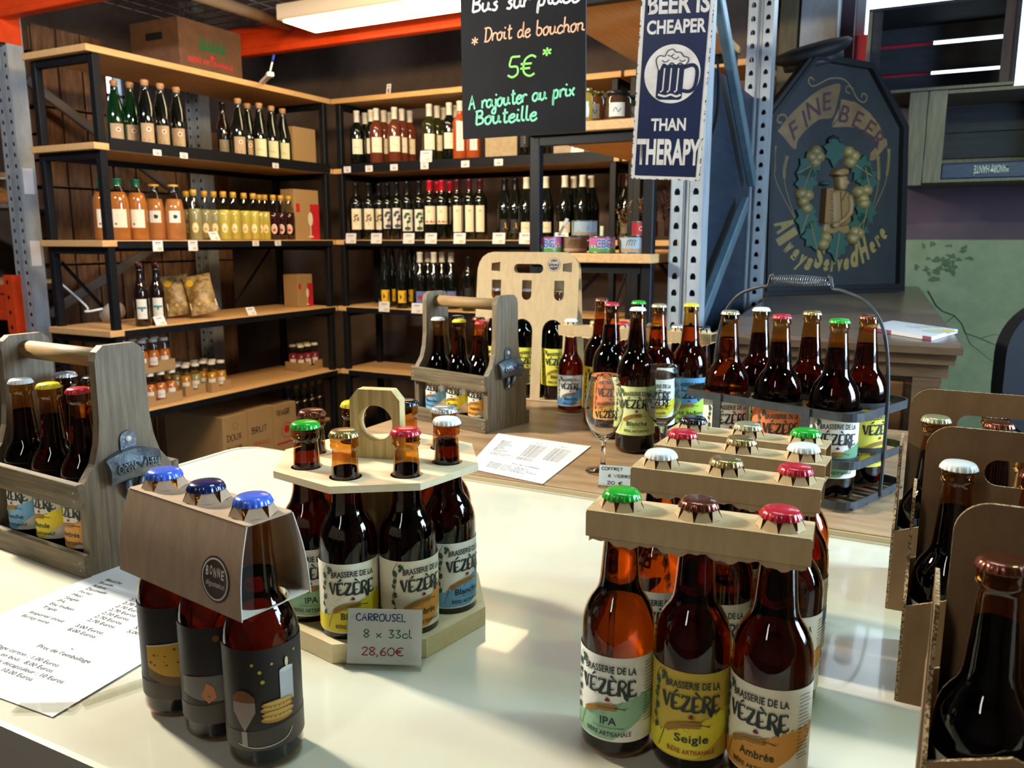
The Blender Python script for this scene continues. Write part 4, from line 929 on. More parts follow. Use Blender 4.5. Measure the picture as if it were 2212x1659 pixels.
# ---- six pack boxes at the right
CUT = mat('corrugated_edge', 'B99C72', .9, noise=(400, '5B452C', (1, 1, 1), (.45, .55)))
def sixpack(x0, y0, label, caps, ang=0):
    W, D, H, DV = .206, .140, .205, .267; t = thing('cardboard_six_pack', label, 'six pack carrier', (x0, y0, zc), ang); T = .003
    b = MB(); dv = rrect(-.012, W + .012, .17, DV, .022, 8, 'ab'); dv = [p for p in dv if p[1] > .1705]
    dv = [(0, .002), (W, .002), (W, .205), (W + .000, .205)] + [(W, .2)] + [p for p in rrect(.004, W - .004, .15, DV, .024, 8, 'ab') if p[1] > .16] + [(.004, .20), (.0, .20)]
    dv = [(.008, .002), (W - .008, .002)] + [p for p in rrect(.008, W - .008, .1, DV, .024, 8, 'ab') if p[1] > .11]
    b.prism(dv, [rrect(W/2 - .042, W/2 + .042, .212, .238, .012, 6)[::-1]], -T/2, T/2, CARDB, frame((0, D/2, 0), (1, 0, 0), (0, 0, 1)), side=CUT); b.build('handle_panel', t)
    for x in (0, W - T):
        b = MB(); pr = [(0, 0), (D, 0), (D, .105), (D - .030, .128), (D - .034, .150), (D - .034, .200), (.034, .200), (.034, .150), (.030, .128), (0, .105)]
        b.prism(pr, [], 0, T, CARDB, frame((x, 0, 0), (0, 1, 0), (0, 0, 1)), side=CUT); b.build('end_panel', t)
    for y in (0, D - T):
        b = MB(); pr = [(T, 0), (W - T, 0), (W - T, .105), (W*.75, .118), (W*.5, .105), (W*.25, .118), (T, .100)]
        b.prism(pr, [], -T, 0, CARDB, frame((0, y, 0), (1, 0, 0), (0, 0, 1)), side=CUT); b.build('side_panel', t)
    b = MB(); b.box(T, W - T, T, D - T, 0, .002, CARDB); b.build('bottom_panel', t)
    for i in (1, 2): b = MB(); b.box(W*i/3 - .001, W*i/3 + .001, T, D - T, .003, .095, CARDB); b.build('divider', t)
    R = Matrix.Rotation(ang, 4, 'Z'); R.translation = V((x0, y0, zc))
    for i, (c, r, cap, lb) in enumerate(caps):
        p = R @ V((.0375 + .0655*c, .0360 if r == 0 else D - .0360, .0025)); beer_bottle(p, cap, 'Blanche' if cap == 'white' else 'Ambrée', lb, phi=face_cam(p, -.25), liq='X')
sixpack(-.003, .832, 'brown cardboard six pack in the middle of the right hand row', [(0, 0, 'white', 'dark beer bottle with white cap in the middle cardboard six pack'), (1, 0, 'copper', 'dark beer bottle in the middle cardboard six pack, second along the front'), (1, 1, 'black', 'dark beer bottle seen through the hand hole of the middle six pack')])
sixpack(-.023, 1.053, 'brown cardboard six pack farthest back in the right hand row', [(0, 0, 'pale', 'dark beer bottle with pale cap in the farthest cardboard six pack'), (1, 0, 'copper', 'dark beer bottle with copper cap in the farthest cardboard six pack'), (1, 1, 'silver', 'dark beer bottle behind the handle of the farthest six pack')])
sixpack(.018, .574, 'brown cardboard six pack at the bottom right corner, nearest of the row', [(0, 0, 'copper', 'large looking dark bottle with copper cap at the bottom right corner')])

# ---- papers
def sheet(corners, label, rows):
    P = [V(c) for c in corners]; c = sum(P, V((0, 0, 0)))/4; t = thing('price_list', label, 'paper', c); b = MB(); n = 14
    def at(u, v): return P[0]*(1-u)*(1-v) + P[1]*u*(1-v) + P[2]*u*v + P[3]*(1-u)*v
    def curl(u, v): return .0008 + .006*max(0, u - .75)**2*4*max(0, v - .55)*2 + .0010*math.sin(7*u)*math.sin(5*v)*.5 + .0006
    vs = [tuple(at(i/n, j/n) + V((0, 0, curl(i/n, j/n)))) for i in range(n+1) for j in range(n+1)]
    b.add(vs, [(i*(n+1)+j, (i+1)*(n+1)+j, (i+1)*(n+1)+j+1, i*(n+1)+j+1) for i in range(n) for j in range(n)], PAPER, True); A = Art()
    for tx, u, v, h, w in rows: A.text(tx, u, v, h, INK, 1, width=w, align='L')
    A.onto(b, lambda x, y, k: at(x/.21, y/.297) + V((0, 0, curl(x/.21, y/.297) + .0004))); b.build('printed_sheet', t, True, fix=False); return t
beers = ['Blanche', 'Blonde', 'Ambrée', 'Zestivale', 'Porter', 'Miel', 'Seigle', 'IPA', 'Eté Indien', 'Triple']
rows = []; pr1 = ['2,50 Euros']*4 + ['2,70 Euros']*6
for i, nm in enumerate(beers):
    y = .235 - i*.0098; rows += [(nm, .024, y, .0060, .0036*len(nm)), (pr1[i], .092, y, .0060, .038), ('5,00 Euros', .148, y, .0060, .038)]
for i, (nm, p) in enumerate((('Impérial stout', '3,00 Euros'), ('Barley wine', '8,00 Euros'))): rows += [(nm, .024, .131 - i*.0098, .0060, .0036*len(nm)), (p, .092, .131 - i*.0098, .0060, .038)]
rows += [('+', .128, .092, .0052, None), ("Prix de l'emballage", .096, .081, .0062, .070)]
for i, tx in enumerate(('Emballage carton : 1,00 Euros', 'Emballage en bois : 8,00 Euros', 'Emballage bois décapsuleur : 10 Euros', 'Emballage métal : 10,00 Euros')): rows.append((tx, .044, .062 - i*.0098, .0060, .0035*len(tx)))
rows += [('33 cl', .100, .256, .0055, None), ('75 cl', .156, .256, .0055, None)]
PX0, PX1, PY0, PY1 = -.985, -.722, .43, .735
sheet([(PX0 + .01, PY0 - .01, TZ), (PX1 + .006, PY0, TZ), (PX1 - .02, PY1, TZ), (PX0, PY1 - .01, TZ)], 'white printed price list taped to the cream table beside the sleeve trio', rows)
sheet([tuple(pz(x, y, TB)) for x, y in ((1008, 1012), (1172, 1047), (1276, 966), (1076, 937))], 'white printed price list lying on the brown table before the carriers', rows)
TAPE = thin_glass('clear_tape', (.93, .93, .9))
for i, (x, y, a, lb) in enumerate(((-.735, .437, .5, 'strip of clear tape on the lower right corner of the near price list'), (-.70, .485, 1.2, 'strip of clear tape on the table beside the near price list'))):
    b = MB(); b.box(-.03, .03, -.009, .009, .0022, .0025, TAPE); o = b.build('clear_tape', loc=(x, y, TZ), rotz=a); tag(o, lb, 'tape')

# ---- acrylic price cards
ACR = thin_glass('acrylic', (.96, .97, .97)); BLUEINK = mat('blue_ink', '26327A', .6); REDINK = mat('red_ink', '9C2436', .6); GREENINK = mat('green_ink', '2C6B58', .6)
def card(p0, p1, h, label, lines, lean=.32, z=TZ):
    p0, p1 = V(p0), V(p1); ex = (p1 - p0).normalized(); bk = V((0, 0, 1)).cross(ex); W = (p1 - p0).length
    up = (V((0, 0, 1)) + bk*lean).normalized(); t = thing('price_card', label, 'price card', p0); M = frame(p0 + V((0, 0, .0012)), ex, up)
    b = MB(); b.prism(rrect(0, W, 0, h, .002, 3), [], .0006, .0018, ACR, M); b.prism(rrect(0, W, -.001, .002, .0005, 2), [], .0018, .010, ACR, M); M2 = frame(p0 + V((0, 0, .0008)), ex, bk); b.prism(rrect(0, W, -.006, .045, .002, 3), [], -.0004, .0004, ACR, M2); b.build('acrylic_stand', t, True)
    b = MB(); b.prism(rrect(.001, W - .001, .003, h - .001, .001, 2), [], -.0004, .0004, mat('card_paper', 'F1EFEC', .7), M); o = b.build('card_insert', t, True)
    A = Art()
    for tx, x, y, hh, w, m in lines: A.hand(tx, x*W, y*h, hh, m, .0011, 1, width=w*W)
    b = MB(); A.onto(b, flat_map(M @ Matrix.Translation((0, 0, .0005)), .0002)); b.build('handwriting', t, True); return t
card(pz(747, 1441, TZ), pz(912, 1446, TZ), .062, 'acrylic price card for the carousel, handwritten 28,60 euros, leaning before it', [('CARROUSEL', .12, .78, .0042, .66, BLUEINK), ('8 x 33cl', .22, .50, .0046, .64, GREENINK), ('28,60€', .20, .20, .0046, .56, REDINK)], lean=.25)
card(pz(1291, 1052, TB), pz(1366, 1058, TB), .040, 'small acrylic price card reading 20 euros beside the tulip glass', [('COFFRET', .08, .76, .0028, .62, INK), ('6 VERRE', .28, .46, .0028, .68, INK), ('20 €', .26, .14, .0030, .46, INK)], z=TB)

# ---- tulip glasses
CRYSTAL = mat('crystal_glass', 'FBFCFC', .0, trans=1, ior=1.45)
GPR = [(.033, .0005), (.033, .0015), (.022, .0035), (.0075, .008), (.0042, .016), (.0040, .045), (.0055, .058), (.012, .066), (.024, .080), (.0335, .100), (.0365, .118), (.0355, .135), (.0318, .155), (.0300, .172), (.0302, .186), (.0295, .1868), (.0293, .186), (.0291, .172), (.0309, .155), (.0346, .135), (.0356, .118), (.0326, .100), (.0232, .0805), (.010, .069), (.001, .0655)]
def grad(z):
    for (r0, z0), (r1, z1) in zip(GPR[7:15], GPR[8:16]):
        if z0 <= z <= z1: return r0 + (r1-r0)*(z-z0)/(z1-z0)
    return .030
def tulip(p, label, phi):
    t = thing('tulip_glass', label, 'beer glass', p); b = MB(); b.lathe(GPR, CRYSTAL, 48, cap0=True, cap1=True); b.build('glass_body', t)
    A = Art(); BK = mat('glass_print', '0B0C10', .4)
    A.text('BRASSERIE DE LA', 0, .136, .0058, BK, 1, width=.042, bold=.02, warp=lambda a, b_: (a, b_ - 4*a*a)); vez_word(A, .0, .112, .046, .012, BK, 1); A.text('BIÈRE ARTISANALE', 0, .1035, .0042, BK, 1, width=.036, bold=.02, warp=lambda a, b_: (a, b_ + 3*a*a))
    b = MB(); A.onto(b, lambda x, y, k: V(((grad(y)+.0004)*math.cos(phi + x/.034), (grad(y)+.0004)*math.sin(phi + x/.034), y))); b.build('printed_lettering', t); return t
g1, g2 = pz(1302, 1018, TB), pz(1428, 985, TB); g1.z = g2.z = TB + .0005
tulip(g1, 'clear tulip beer glass with black lettering, left of the pair', face_cam(g1, .25)); tulip(g2, 'clear tulip beer glass with black lettering, right one before the wire rack', face_cam(g2, -.2))

# ---- large bottles standing on the brown table
for (x, y, Y, cap, beer, liq, lb) in ((1300, 652, 1.80, 'copper', 'yellow Blonde', 'D', 'large beer bottle with copper cap and yellow label, leftmost of the big bottles'), (1322, 660, 1.69, 'red', 'orange Ambrée', 'X', 'large dark beer bottle with red cap and orange label behind the tulip glass'),
        (1380, 655, 1.765, 'green', 'green IPA', 'X', 'large beer bottle with green cap peeking out behind the white capped one'), (1378, 668, 1.595, 'white', 'pale green Blanche', 'X', 'large dark beer bottle with white cap and pale green label'),
        (1424, 664, 1.70, 'pale', 'Blonde', 'A', 'large brown beer bottle with pale gold cap, right of the white capped one'), (1494, 658, 1.75, 'yellow', 'Eté Indien', 'A', 'large amber beer bottle with yellow cap and blue green label')):
    X = pY(x, y, Y).x; beer_bottle((X, Y, zb2), cap, beer, lb, phi=face_cam((X, Y), .1), kind=75, liq=liq)

# ---- wire rack with six large bottles
RC, RA = V((-.212, 1.515, zb2)), math.radians(-21); t = thing('wire_bottle_rack', 'dark iron bottle rack with coil grip handle holding six large bottles', 'bottle rack', RC, RA)
hx, hy = .168, .108
def ringbar(z, h, r=.03):
    P = rrect(-hx, hx, -hy, hy, r, 6); N = len(P); vs = []; fs = []
    for i, (x, y) in enumerate(P):
        L_ = math.hypot(x, y); nx, ny = x/L_*.0025, y/L_*.0025
        vs += [(x, y, z), (x, y, z+h), (x-nx, y-ny, z+h), (x-nx, y-ny, z)]
    for i in range(N):
        j = (i+1) % N
        for k in range(4): fs.append((i*4+k, j*4+k, j*4+(k+1) % 4, i*4+(k+1) % 4))
    return MB().add(vs, fs, IRON)
for nm, z, h in (('base_ring', .004, .014), ('middle_ring', .072, .013), ('top_ring', .150, .014)): ringbar(z, h).build(nm, t)
for z in (.074, .152):
    for i in range(3):
        for j in (-1, 1):
            b = MB(); pts = circ((i-1)*.104, j*.052, .0445, 32); b.add([(x, y, z) for x, y in pts] + [(x, y, z+.009) for x, y in pts], [(k, (k+1) % 32, (k+1) % 32+32, k+32) for k in range(32)], IRON, True); b.build('bottle_ring', t)
for x in (-.085, .085):
    for y in (-hy - .0015, hy + .0015): b = MB(); b.box(x - .008, x + .008, y - .0015, y + .0015, .004, .164, IRON); b.build('upright_strap', t)
for i in range(7): 
    if i < 5: b = MB(); y = -.09 + i*.045; b.box(-hx, hx, y - .003, y + .003, .0045, .008, IRON); b.build('base_slat', t)
hp = crom([(-hx - .001, 0, .01), (-hx - .002, 0, .10), (-hx, 0, .20), (-.155, 0, .285), (-.125, 0, .330), (-.085, 0, .348), (-.062, 0, .352)], 6)
for sg in (-1, 1):
    P = [(x*-sg, y, z) for x, y, z in hp] + [(.060*sg, 0, .356), (.057*sg, 0, .371), (.0545*sg, 0, .374), (.053*sg, 0, .366)]
    b = MB(); b.tube(P, .0032, IRON, 8); b.build('handle_arm', t)
b = MB(); P = []
for i in range(24*12 + 1): a = i/12*2*PI; u = i/(24*12); rad = .0062 + .0030*math.sin(PI*u); P.append((-.053 + .106*u, rad*math.cos(a), .364 + rad*math.sin(a)))
b.tube(P, .0011, STEELH, 5); b.build('coil_grip', t)
R = rotm(RA, RC)
for (i, j, cap, beer, liq, lb) in ((0, -1, 'pale', 'Blonde', 'A', 'large brown bottle with gold cap at the front left of the wire rack'), (1, -1, 'red', 'orange Ambrée', 'X', 'large dark bottle with red cap at the front middle of the wire rack'), (2, -1, 'green', 'green IPA', 'X', 'large dark bottle with green cap at the front right of the wire rack'),
        (0, 1, 'white', 'pale green Blanche', 'X', 'large dark bottle with white cap at the back left of the wire rack'), (1, 1, 'gold', 'yellow Blonde', 'D', 'large dark bottle with gold cap at the back middle of the wire rack'), (2, 1, 'copper', 'lime Blonde', 'D', 'large dark bottle with copper cap at the back right of the wire rack')):
    p = R @ V(((i-1)*.104, j*.052, .0085)); beer_bottle(p, cap, beer, lb, phi=face_cam(p, .28 if j < 0 else .9), kind=75, liq=liq)

# ---- tall cardboard carrier
KL, KR = pz(1019, 856, TB), pz(1242, 872, TB); ek = (KR - KL).normalized(); nk = V((0, 0, 1)).cross(ek); Wk = (KR - KL).length
t = thing('tall_cardboard_carrier', 'tall cardboard bottle carrier with slot handle and round sticker on the brown table', 'bottle carrier', KL); Hk = .403
def kpanel(yb, yt, nm, sgn):
    up = (V((0, 0, Hk)) + nk*(yt - yb)).normalized(); M = frame(KL + nk*yb + V((0, 0, .001)), ek, up); sx = Wk/.30
    pr = [(0, 0), (Wk, 0), (Wk - .004, .22), (Wk - .004, Hk - .045)] + [(Wk - .004 - .045 + .045*math.cos(a), Hk - .045 + .045*math.sin(a)) for a in (.4, .8, 1.2, PI/2)] + [(.008 + .045 - .045*math.sin(a), Hk - .045 + .045*math.cos(a)) for a in (0, .4, .8, 1.2)] + [(.006, Hk - .05), (.004, .22)]
    hs = [rrect(Wk*.375, Wk*.655, Hk - .057, Hk - .032, .0122, 6)[::-1]]
    if sgn > 0:
        for c in (.21, .505, .81): hs.append(([(Wk*c - .014, Hk - .076), (Wk*c - .014, Hk - .116)] + [(Wk*c - .014*math.cos(a), Hk - .116 - .014*math.sin(a)) for a in (.5, 1, 1.57, 2.1, 2.6)] + [(Wk*c + .014, Hk - .116), (Wk*c + .014, Hk - .076)]))
        for c in (.185, .475, .765): hs.append([(Wk*c - .030, .004), (Wk*c + .030, .004), (Wk*c + .030, .190)] + [(Wk*c + .030*math.cos(a), .190 + .032*math.sin(a)) for a in (.4, .8, 1.2, 1.57, 1.95, 2.35, 2.75)] + [(Wk*c - .030, .190)])
        for c in (.155, .835): hs.append([(Wk*c, Hk - .051), (Wk*c + .026, Hk - .053), (Wk*c + .026, Hk - .027), (Wk*c, Hk - .031)])
    b = MB(); b.prism(pr, hs, 0, .002, CARD, M); o = b.build(nm, t, True)
    if sgn > 0:
        A = Art(); sticker(A, Wk*.755, Hk - .034, .0180, 1); b = MB(); A.onto(b, flat_map(M @ Matrix.Translation((0, 0, .002)), .0003)); b.build('round_sticker', o if False else t, True)
kpanel(.0, .043, 'front_panel', 1); kpanel(.105, .050, 'rear_panel', -1)
b = MB(); b.box(.004, Wk - .004, .003, .102, .0005, .0020, CARD, frame(KL, ek, nk)); b.build('bottom_panel', t, True)
for i, (cap, beer, lb) in enumerate((('white', 'lime Blonde', 'large bottle with white cap in the left bay of the tall cardboard carrier'), ('white', 'lime Zestivale', 'large bottle with white cap in the middle bay of the tall cardboard carrier'), ('gold', 'lime Blonde', 'large bottle with gold cap in the right bay of the tall cardboard carrier'))):
    p = KL + ek*(Wk*(.185 + .29*i)) + nk*.0535 + V((0, 0, .0022)); beer_bottle(p, cap, beer, lb, phi=face_cam(p, .1), kind=75, liq='D')

# ---- booklet on the sideboard
q = [pz(x, y, SZ) for x, y in ((1868, 713), (2012, 737), (2068, 720), (1928, 700))]
t = thing('booklet', 'thin white booklet with pink spine lying on the dark sideboard', 'book', (q[0] + q[2])/2)
b = MB(); b.prism([(p.x, p.y) for p in q], [], SZ + .001, SZ + .009, PAPER); b.build('pages', t, True)
M = frame(q[0] + V((0, 0, .0092)), q[1] - q[0], q[3] - q[0]); W_, H_ = (q[1] - q[0]).length, (q[3] - q[0]).length
b = MB(); b.prism([(p.x, p.y) for p in q], [], SZ + .0091, SZ + .0102, mat('booklet_cover', 'D9DBDD', .35)); A = Art(); A.disc(W_*.6, H_*.5, W_*.16, mat('cover_art', 'B8BFA0', .5), 1, 16, H_*.2); A.disc(W_*.6, H_*.62, W_*.09, LBL['yellow'], 2, 12, H_*.07)
for k in range(3): A.stroke([(W_*.1, H_*(.5 + .14*k)), (W_*.32, H_*(.5 + .14*k))], H_*.05, LBL['grey'], 1)
A.onto(b, flat_map(M @ Matrix.Translation((0, 0, .0012)), .0003)); b.build('cover', t, True)
b = MB(); MSp = frame(q[0] + V((0, 0, .001)), q[1] - q[0], V((0, 0, 1))); PK = mat('booklet_spine', '8C4A60', .5); b.box(0, W_*.42, .0, .009, .0003, .0012, PK, MSp); b.box(W_*.88, W_, 0, .009, .0003, .0012, PK, MSp); b.build('spine', t, True)

# ================================================================== SIGNS
def px_len(M, p0, p1): a, b_ = on_plane(M, *p0), on_plane(M, *p1); return math.hypot(b_[0]-a[0], b_[1]-a[1])
def hand_px(A, M, tx, p0, p1, hpx, m, wpx, k=1, shear=.1):
    a, b_ = on_plane(M, *p0), on_plane(M, *p1); sc = px_len(M, p0, (p0[0] + 10, p0[1]))/10
    A.hand(tx, a[0], a[1], hpx*sc, m, wpx*sc, k, rot=math.atan2(b_[1]-a[1], b_[0]-a[0]), shear=shear, width=math.hypot(b_[0]-a[0], b_[1]-a[1]))
def text_px(A, M, tx, p0, p1, hpx, m, bold=0, k=1):
    a, b_ = on_plane(M, *p0), on_plane(M, *p1); sc = px_len(M, p0, (p0[0], p0[1] - 10))/10
    A.text(tx, (a[0]+b_[0])/2, (a[1]+b_[1])/2, hpx*sc, m, k, width=math.hypot(b_[0]-a[0], b_[1]-a[1]), bold=bold, rot=math.atan2(b_[1]-a[1], b_[0]-a[0]))
# chalkboard
cl, cr = pd(1000, 301, 1.95), pd(1264, 284, 1.83); Wc_ = (cr - cl).length
MC = frame(cl, cr - cl, (0, 0, 1)); Hc_ = on_plane(MC, 1000, -75)[1]
t = thing('chalkboard', 'black hanging chalkboard with pastel French handwriting about a corkage charge', 'chalkboard', cl)
CHB = mat('chalkboard_black', '131317', .65, noise=(9, '18181D', (1, 1, 1)), spec=.15); b = MB(); b.prism([(0, 0), (Wc_, 0), (Wc_, Hc_), (0, Hc_)], [], -.005, 0, CHB, MC, side=mat('board_edge', '30343C', .5)); b.build('board', t, True)
AR = []; PE, GR, MI, WH = mat('peach_chalk', 'F2B38F', .7), mat('green_chalk', '8CDC6C', .7), mat('mint_chalk', '7FD9B0', .7), mat('white_chalk', 'DCDCDC', .7)
for lines in ((('Bus sur place', (1018, 27), (1252, 3), 15, WH, 4.2),), (('*', (1017, 98), (1033, 97), 18, PE, 2.5), ('Droit de bouchon', (1045, 90), (1263, 66), 14, PE, 2.8)), (('5€', (1094, 168), (1157, 163), 21, GR, 4.0), ('*', (1170, 122), (1192, 120), 20, GR, 4.0)), (('A rajouter au prix', (1012, 238), (1243, 206), 14, MI, 3.8),), (('Bouteille', (1026, 270), (1160, 259), 14, MI, 4.0),)):
    A = Art()
    for l in lines: hand_px(A, MC, *l)
    b = MB(); A.onto(b, flat_map(MC @ Matrix.Translation((0, 0, .0004)), .0002)); b.build('chalk_line', t, True)
for x in (.03, Wc_ - .03): b = MB(); b.tube([MC @ V((x, Hc_ - .01, -.002)), MC @ V((x, Hc_ - .01, -.002)) + V((0, 0, 3.6 - (MC @ V((x, Hc_, 0))).z + .01))], .0012, STEELH, 5); b.build('hanging_wire', t, True)
# tin sign
sl, sr = pd(1362, 386, 1.76), pd(1511, 391, 1.72); MT = frame(sl, sr - sl, V((0, 0, 1)) + V((.02, -.10, 0))); WT = (sr - sl).length; HT = on_plane(MT, 1390, -85)[1]
NAVY = mat('enamel_navy', '161F3D', .35, noise=(12, '121A34', (1, 1, 1))); TINW = mat('enamel_cream', 'CFC6BE', .45, noise=(30, 'BDB2A8', (1, 1, 1))); RUST = mat('rust', '4A3026', .8)
t = thing('tin_sign', 'hanging navy tin sign with beer mug and white capital lettering', 'sign', sl)
b = MB(); b.prism(rrect(0, WT, 0, HT, .006, 4), [], -.002, 0, TINW, MT, side=RUST); b.build('tin_plate', t, True)
A = Art(); A.rect(.0085, WT - .0085, .0075, HT - .0075, NAVY, 1)
rr = random.Random(9)
for i in range(150):
    e = rr.random(); s_ = rr.random(); r_ = rr.uniform(.0006, .0022); x, y = ((s_*WT, 0.0006) if e < .22 else ((.0006 if e < .62 else WT - .0006), s_*HT)); A.poly([(min(WT, max(0, x + r_*rr.uniform(.5, 1)*math.cos(k*1.05))), max(0, y + 1.6*r_*rr.uniform(.5, 1)*math.sin(k*1.05))) for k in range(6)], RUST, 1)
for tx, p0, p1, h, bd in (('BEER IS', (1399, 30), (1533, 24), 42, .03), ('CHEAPER', (1397, 74), (1525, 68), 29, .03), ('THAN', (1406, 282), (1481, 281), 26, .03), ('THERAPY', (1374, 353), (1511, 355), 53, .035)): text_px(A, MT, tx, p0, p1, h, TINW, bd, 2)
cc = on_plane(MT, 1452, 160); rc = px_len(MT, (1452, 160), (1513, 160)); A.disc(cc[0], cc[1], rc, TINW, 2, 48)
def mg(*p): return [(cc[0] + x*rc/100, cc[1] + y*rc/100) for x, y in p]
A.poly(mg((-52, 32), (42, 32), (40, -82), (30, -88), (-42, -88), (-54, -80)), NAVY, 3)
for x in (-30, -6, 20): A.stroke(mg((x + 2, 20), (x, -55), (x - 8, -62)), rc*.05, TINW, 4)
A.stroke(crom(mg((-46, -70), (-20, -76), (0, -70), (20, -76), (36, -70)), 4), rc*.07, TINW, 4)
A.stroke(crom(mg((40, 22), (72, 30), (88, 10), (84, -40), (66, -58), (40, -56)), 5), rc*.13, NAVY, 3); A.stroke(crom(mg((44, 12), (66, 18), (76, 4), (72, -34), (60, -46), (42, -44)), 5), rc*.05, TINW, 4)
foam = mg((-56, 28), (-60, 50), (-48, 62), (-30, 60), (-22, 76), (-4, 84), (8, 74), (26, 72), (36, 60), (54, 54), (52, 38), (40, 30), (26, 38), (12, 30), (-4, 38), (-18, 28), (-34, 34), (-46, 10)); A.poly(foam, TINW, 5); A.stroke(crom(foam + foam[:1], 3), rc*.035, NAVY, 6)
for q in (mg((-40, 46), (-26, 40), (-14, 48)), mg((-6, 58), (8, 50), (20, 58)), mg((22, 48), (34, 42), (44, 48)), mg((-20, 64), (-8, 60), (2, 68))): A.stroke(crom(q, 3), rc*.03, NAVY, 6)
b = MB(); A.onto(b, flat_map(MT @ Matrix.Translation((0, 0, .0003)), .0002)); b.build('printed_face', t, True)
for x in (.02, WT - .02): p = MT @ V((x, HT - .01, -.001)); b = MB(); b.tube([p, V((p.x, p.y, 3.6))], .001, STEELH, 5); b.build('hanging_wire', t, True)
# pub sign leaning over the sideboard
def c4(x, y): return (1400 + x*.3671, y*.3671)
s0, s1 = pz(1642, 640, SZ), pz(1950, 631, SZ); MS4 = frame(s0 + V((0, 0, .002)), s1 - s0, (0, 0, 1)); WS = (s1 - s0).length
S4 = lambda *P: [on_plane(MS4, *c4(*p)) for p in P]
u4 = px_len(MS4, c4(1000, 1000), c4(1100, 1000))/100
out = S4((660, 1735), (690, 670), (965, 310), (1322, 372), (1525, 742), (1500, 1710)); out[0] = (out[0][0], 0); out[-1] = (out[-1][0], 0)
cx_ = sum(p[0] for p in out)/6; cy_ = sum(p[1] for p in out)/6
inn = [(cx_ + (x - cx_)*.90, cy_ + (y - cy_)*.935) for x, y in out]; mid = [(cx_ + (x - cx_)*.95, cy_ + (y - cy_)*.967) for x, y in out]
SGN = mat('sign_slate', '171A1E', .6, noise=(9, '1E2226', (1, 1, .3))); FRM = mat('sign_frame_black', '17191D', .4); GOLDP = mat('sign_gold', '756536', .55); PARCH = mat('sign_parchment', '755F3D', .6, noise=(8, '5C482B', (1, 1, 1))); MAROON = mat('sign_maroon', '3E1A26', .6); LEAF4 = mat('sign_leaf', '1F3F38', .5); HOP4 = mat('sign_hop', '7C6B42', .5, noise=(60, '655632', (1, 1, 1))); TAN4 = mat('sign_tan', '705532', .55); SKIN4 = mat('sign_carved_tan', '7E6240', .55)
t = thing('pub_sign', 'dark coffin shaped wooden pub sign with carved wreath and gold lettering, on the sideboard', 'sign', s0)
b = MB(); b.prism(out, [], -.03, -.008, SGN, MS4); b.build('back_board', t, True)
b = MB(); b.prism(out, [inn[::-1]], -.0079, .010, FRM, MS4); b.prism(mid, [inn[::-1]], .0101, .018, FRM, MS4); b.build('frame', t, True)
A = Art(); Z4 = -.0075
A.poly(crom(S4((770, 770), (830, 690), (920, 600), (1010, 530), (1090, 498), (1140, 497), (1120, 600), (1090, 690), (1020, 700), (950, 750), (890, 820), (870, 880), (800, 800), (770, 770)), 3)[:-1], PARCH, 1)
A.poly(S4((1140, 580), (1230, 600), (1310, 660), (1370, 740), (1400, 820), (1410, 860), (1380, 870), (1330, 800), (1270, 760), (1190, 745), (1085, 748), (1100, 700), (1130, 640)), PARCH, 2)
A.poly(S4((1410, 815), (1415, 850), (1340, 940), (1310, 945), (1315, 900), (1380, 830)), PARCH, 3); A.stroke(S4((1085, 748), (1130, 690), (1140, 580)), 5*u4, MAROON, 3)
A.stroke(crom(S4((795, 720), (770, 715), (775, 680), (810, 675), (825, 700)), 4), 9*u4, PARCH, 2)
for ch, x, y, r_ in (('F', 862, 765, 34), ('I', 925, 700, 30), ('N', 975, 640, 24), ('E', 1055, 595, 12), ('B', 1160, 668, -8), ('E', 1238, 702, -18), ('E', 1308, 752, -28), ('R', 1362, 818, -36)):
    p = S4((x, y))[0]; A.text(ch, p[0] + 40*u4*math.sin(math.radians(r_)), p[1] - 40*u4*math.cos(math.radians(r_)), 82*u4, MAROON, 4, bold=.01, rot=math.radians(r_), shear=.12)
for ch, x, y, r_, h in (('A', 765, 1345, -62, 100), ('l', 775, 1425, -52, 90), ('w', 812, 1478, -42, 60), ('a', 855, 1520, -34, 60), ('y', 895, 1560, -26, 64), ('s', 940, 1582, -16, 64), ('S', 1002, 1570, -6, 84), ('e', 1050, 1588, 0, 60), ('r', 1092, 1592, 2, 60), ('v', 1130, 1590, 6, 60), ('e', 1172, 1582, 10, 60), ('d', 1220, 1565, 14, 84), ('H', 1288, 1530, 30, 92), ('e', 1338, 1480, 38, 62), ('r', 1374, 1440, 44, 62), ('e', 1404, 1398, 50, 62)):
    p = S4((x, y))[0]; A.text(ch, p[0], p[1], h*1.22*u4, GOLDP, 1, width=h*(.44 if ch in 'lr' else .56)*u4, bold=.05, rot=math.radians(r_), shear=.15)
for st in (((752, 870), (748, 960), (765, 1080), (875, 1295)), ((825, 930), (808, 1010), (818, 1110), (875, 1295)), ((1424, 885), (1420, 980), (1395, 1100), (1310, 1285)), ((1360, 930), (1364, 1020), (1358, 1110), (1310, 1285))):
    P = crom(S4(*st), 8); A.stroke(P, 3*u4, GOLDP, 1)
    for x, y in P[:13]: A.stroke([(x, y), (x + 9*u4, y + 12*u4)], 3*u4, GOLDP, 1); A.stroke([(x, y), (x - 9*u4, y + 12*u4)], 3*u4, GOLDP, 1)
A.stroke(crom(S4((985, 470), (962, 452), (952, 480), (975, 505), (1020, 488), (1080, 460), (1150, 462), (1195, 500), (1240, 580), (1280, 600), (1295, 565), (1272, 548), (1262, 572)), 6), 5*u4, GOLDP, 1)
A.stroke(crom(S4((1215, 520), (1180, 505), (1172, 535), (1195, 548)), 5), 4*u4, GOLDP, 1)
b = MB(); A.onto(b, flat_map(MS4 @ Matrix.Translation((0, 0, Z4)), .0003)); b.build('painted_lettering', t, True)
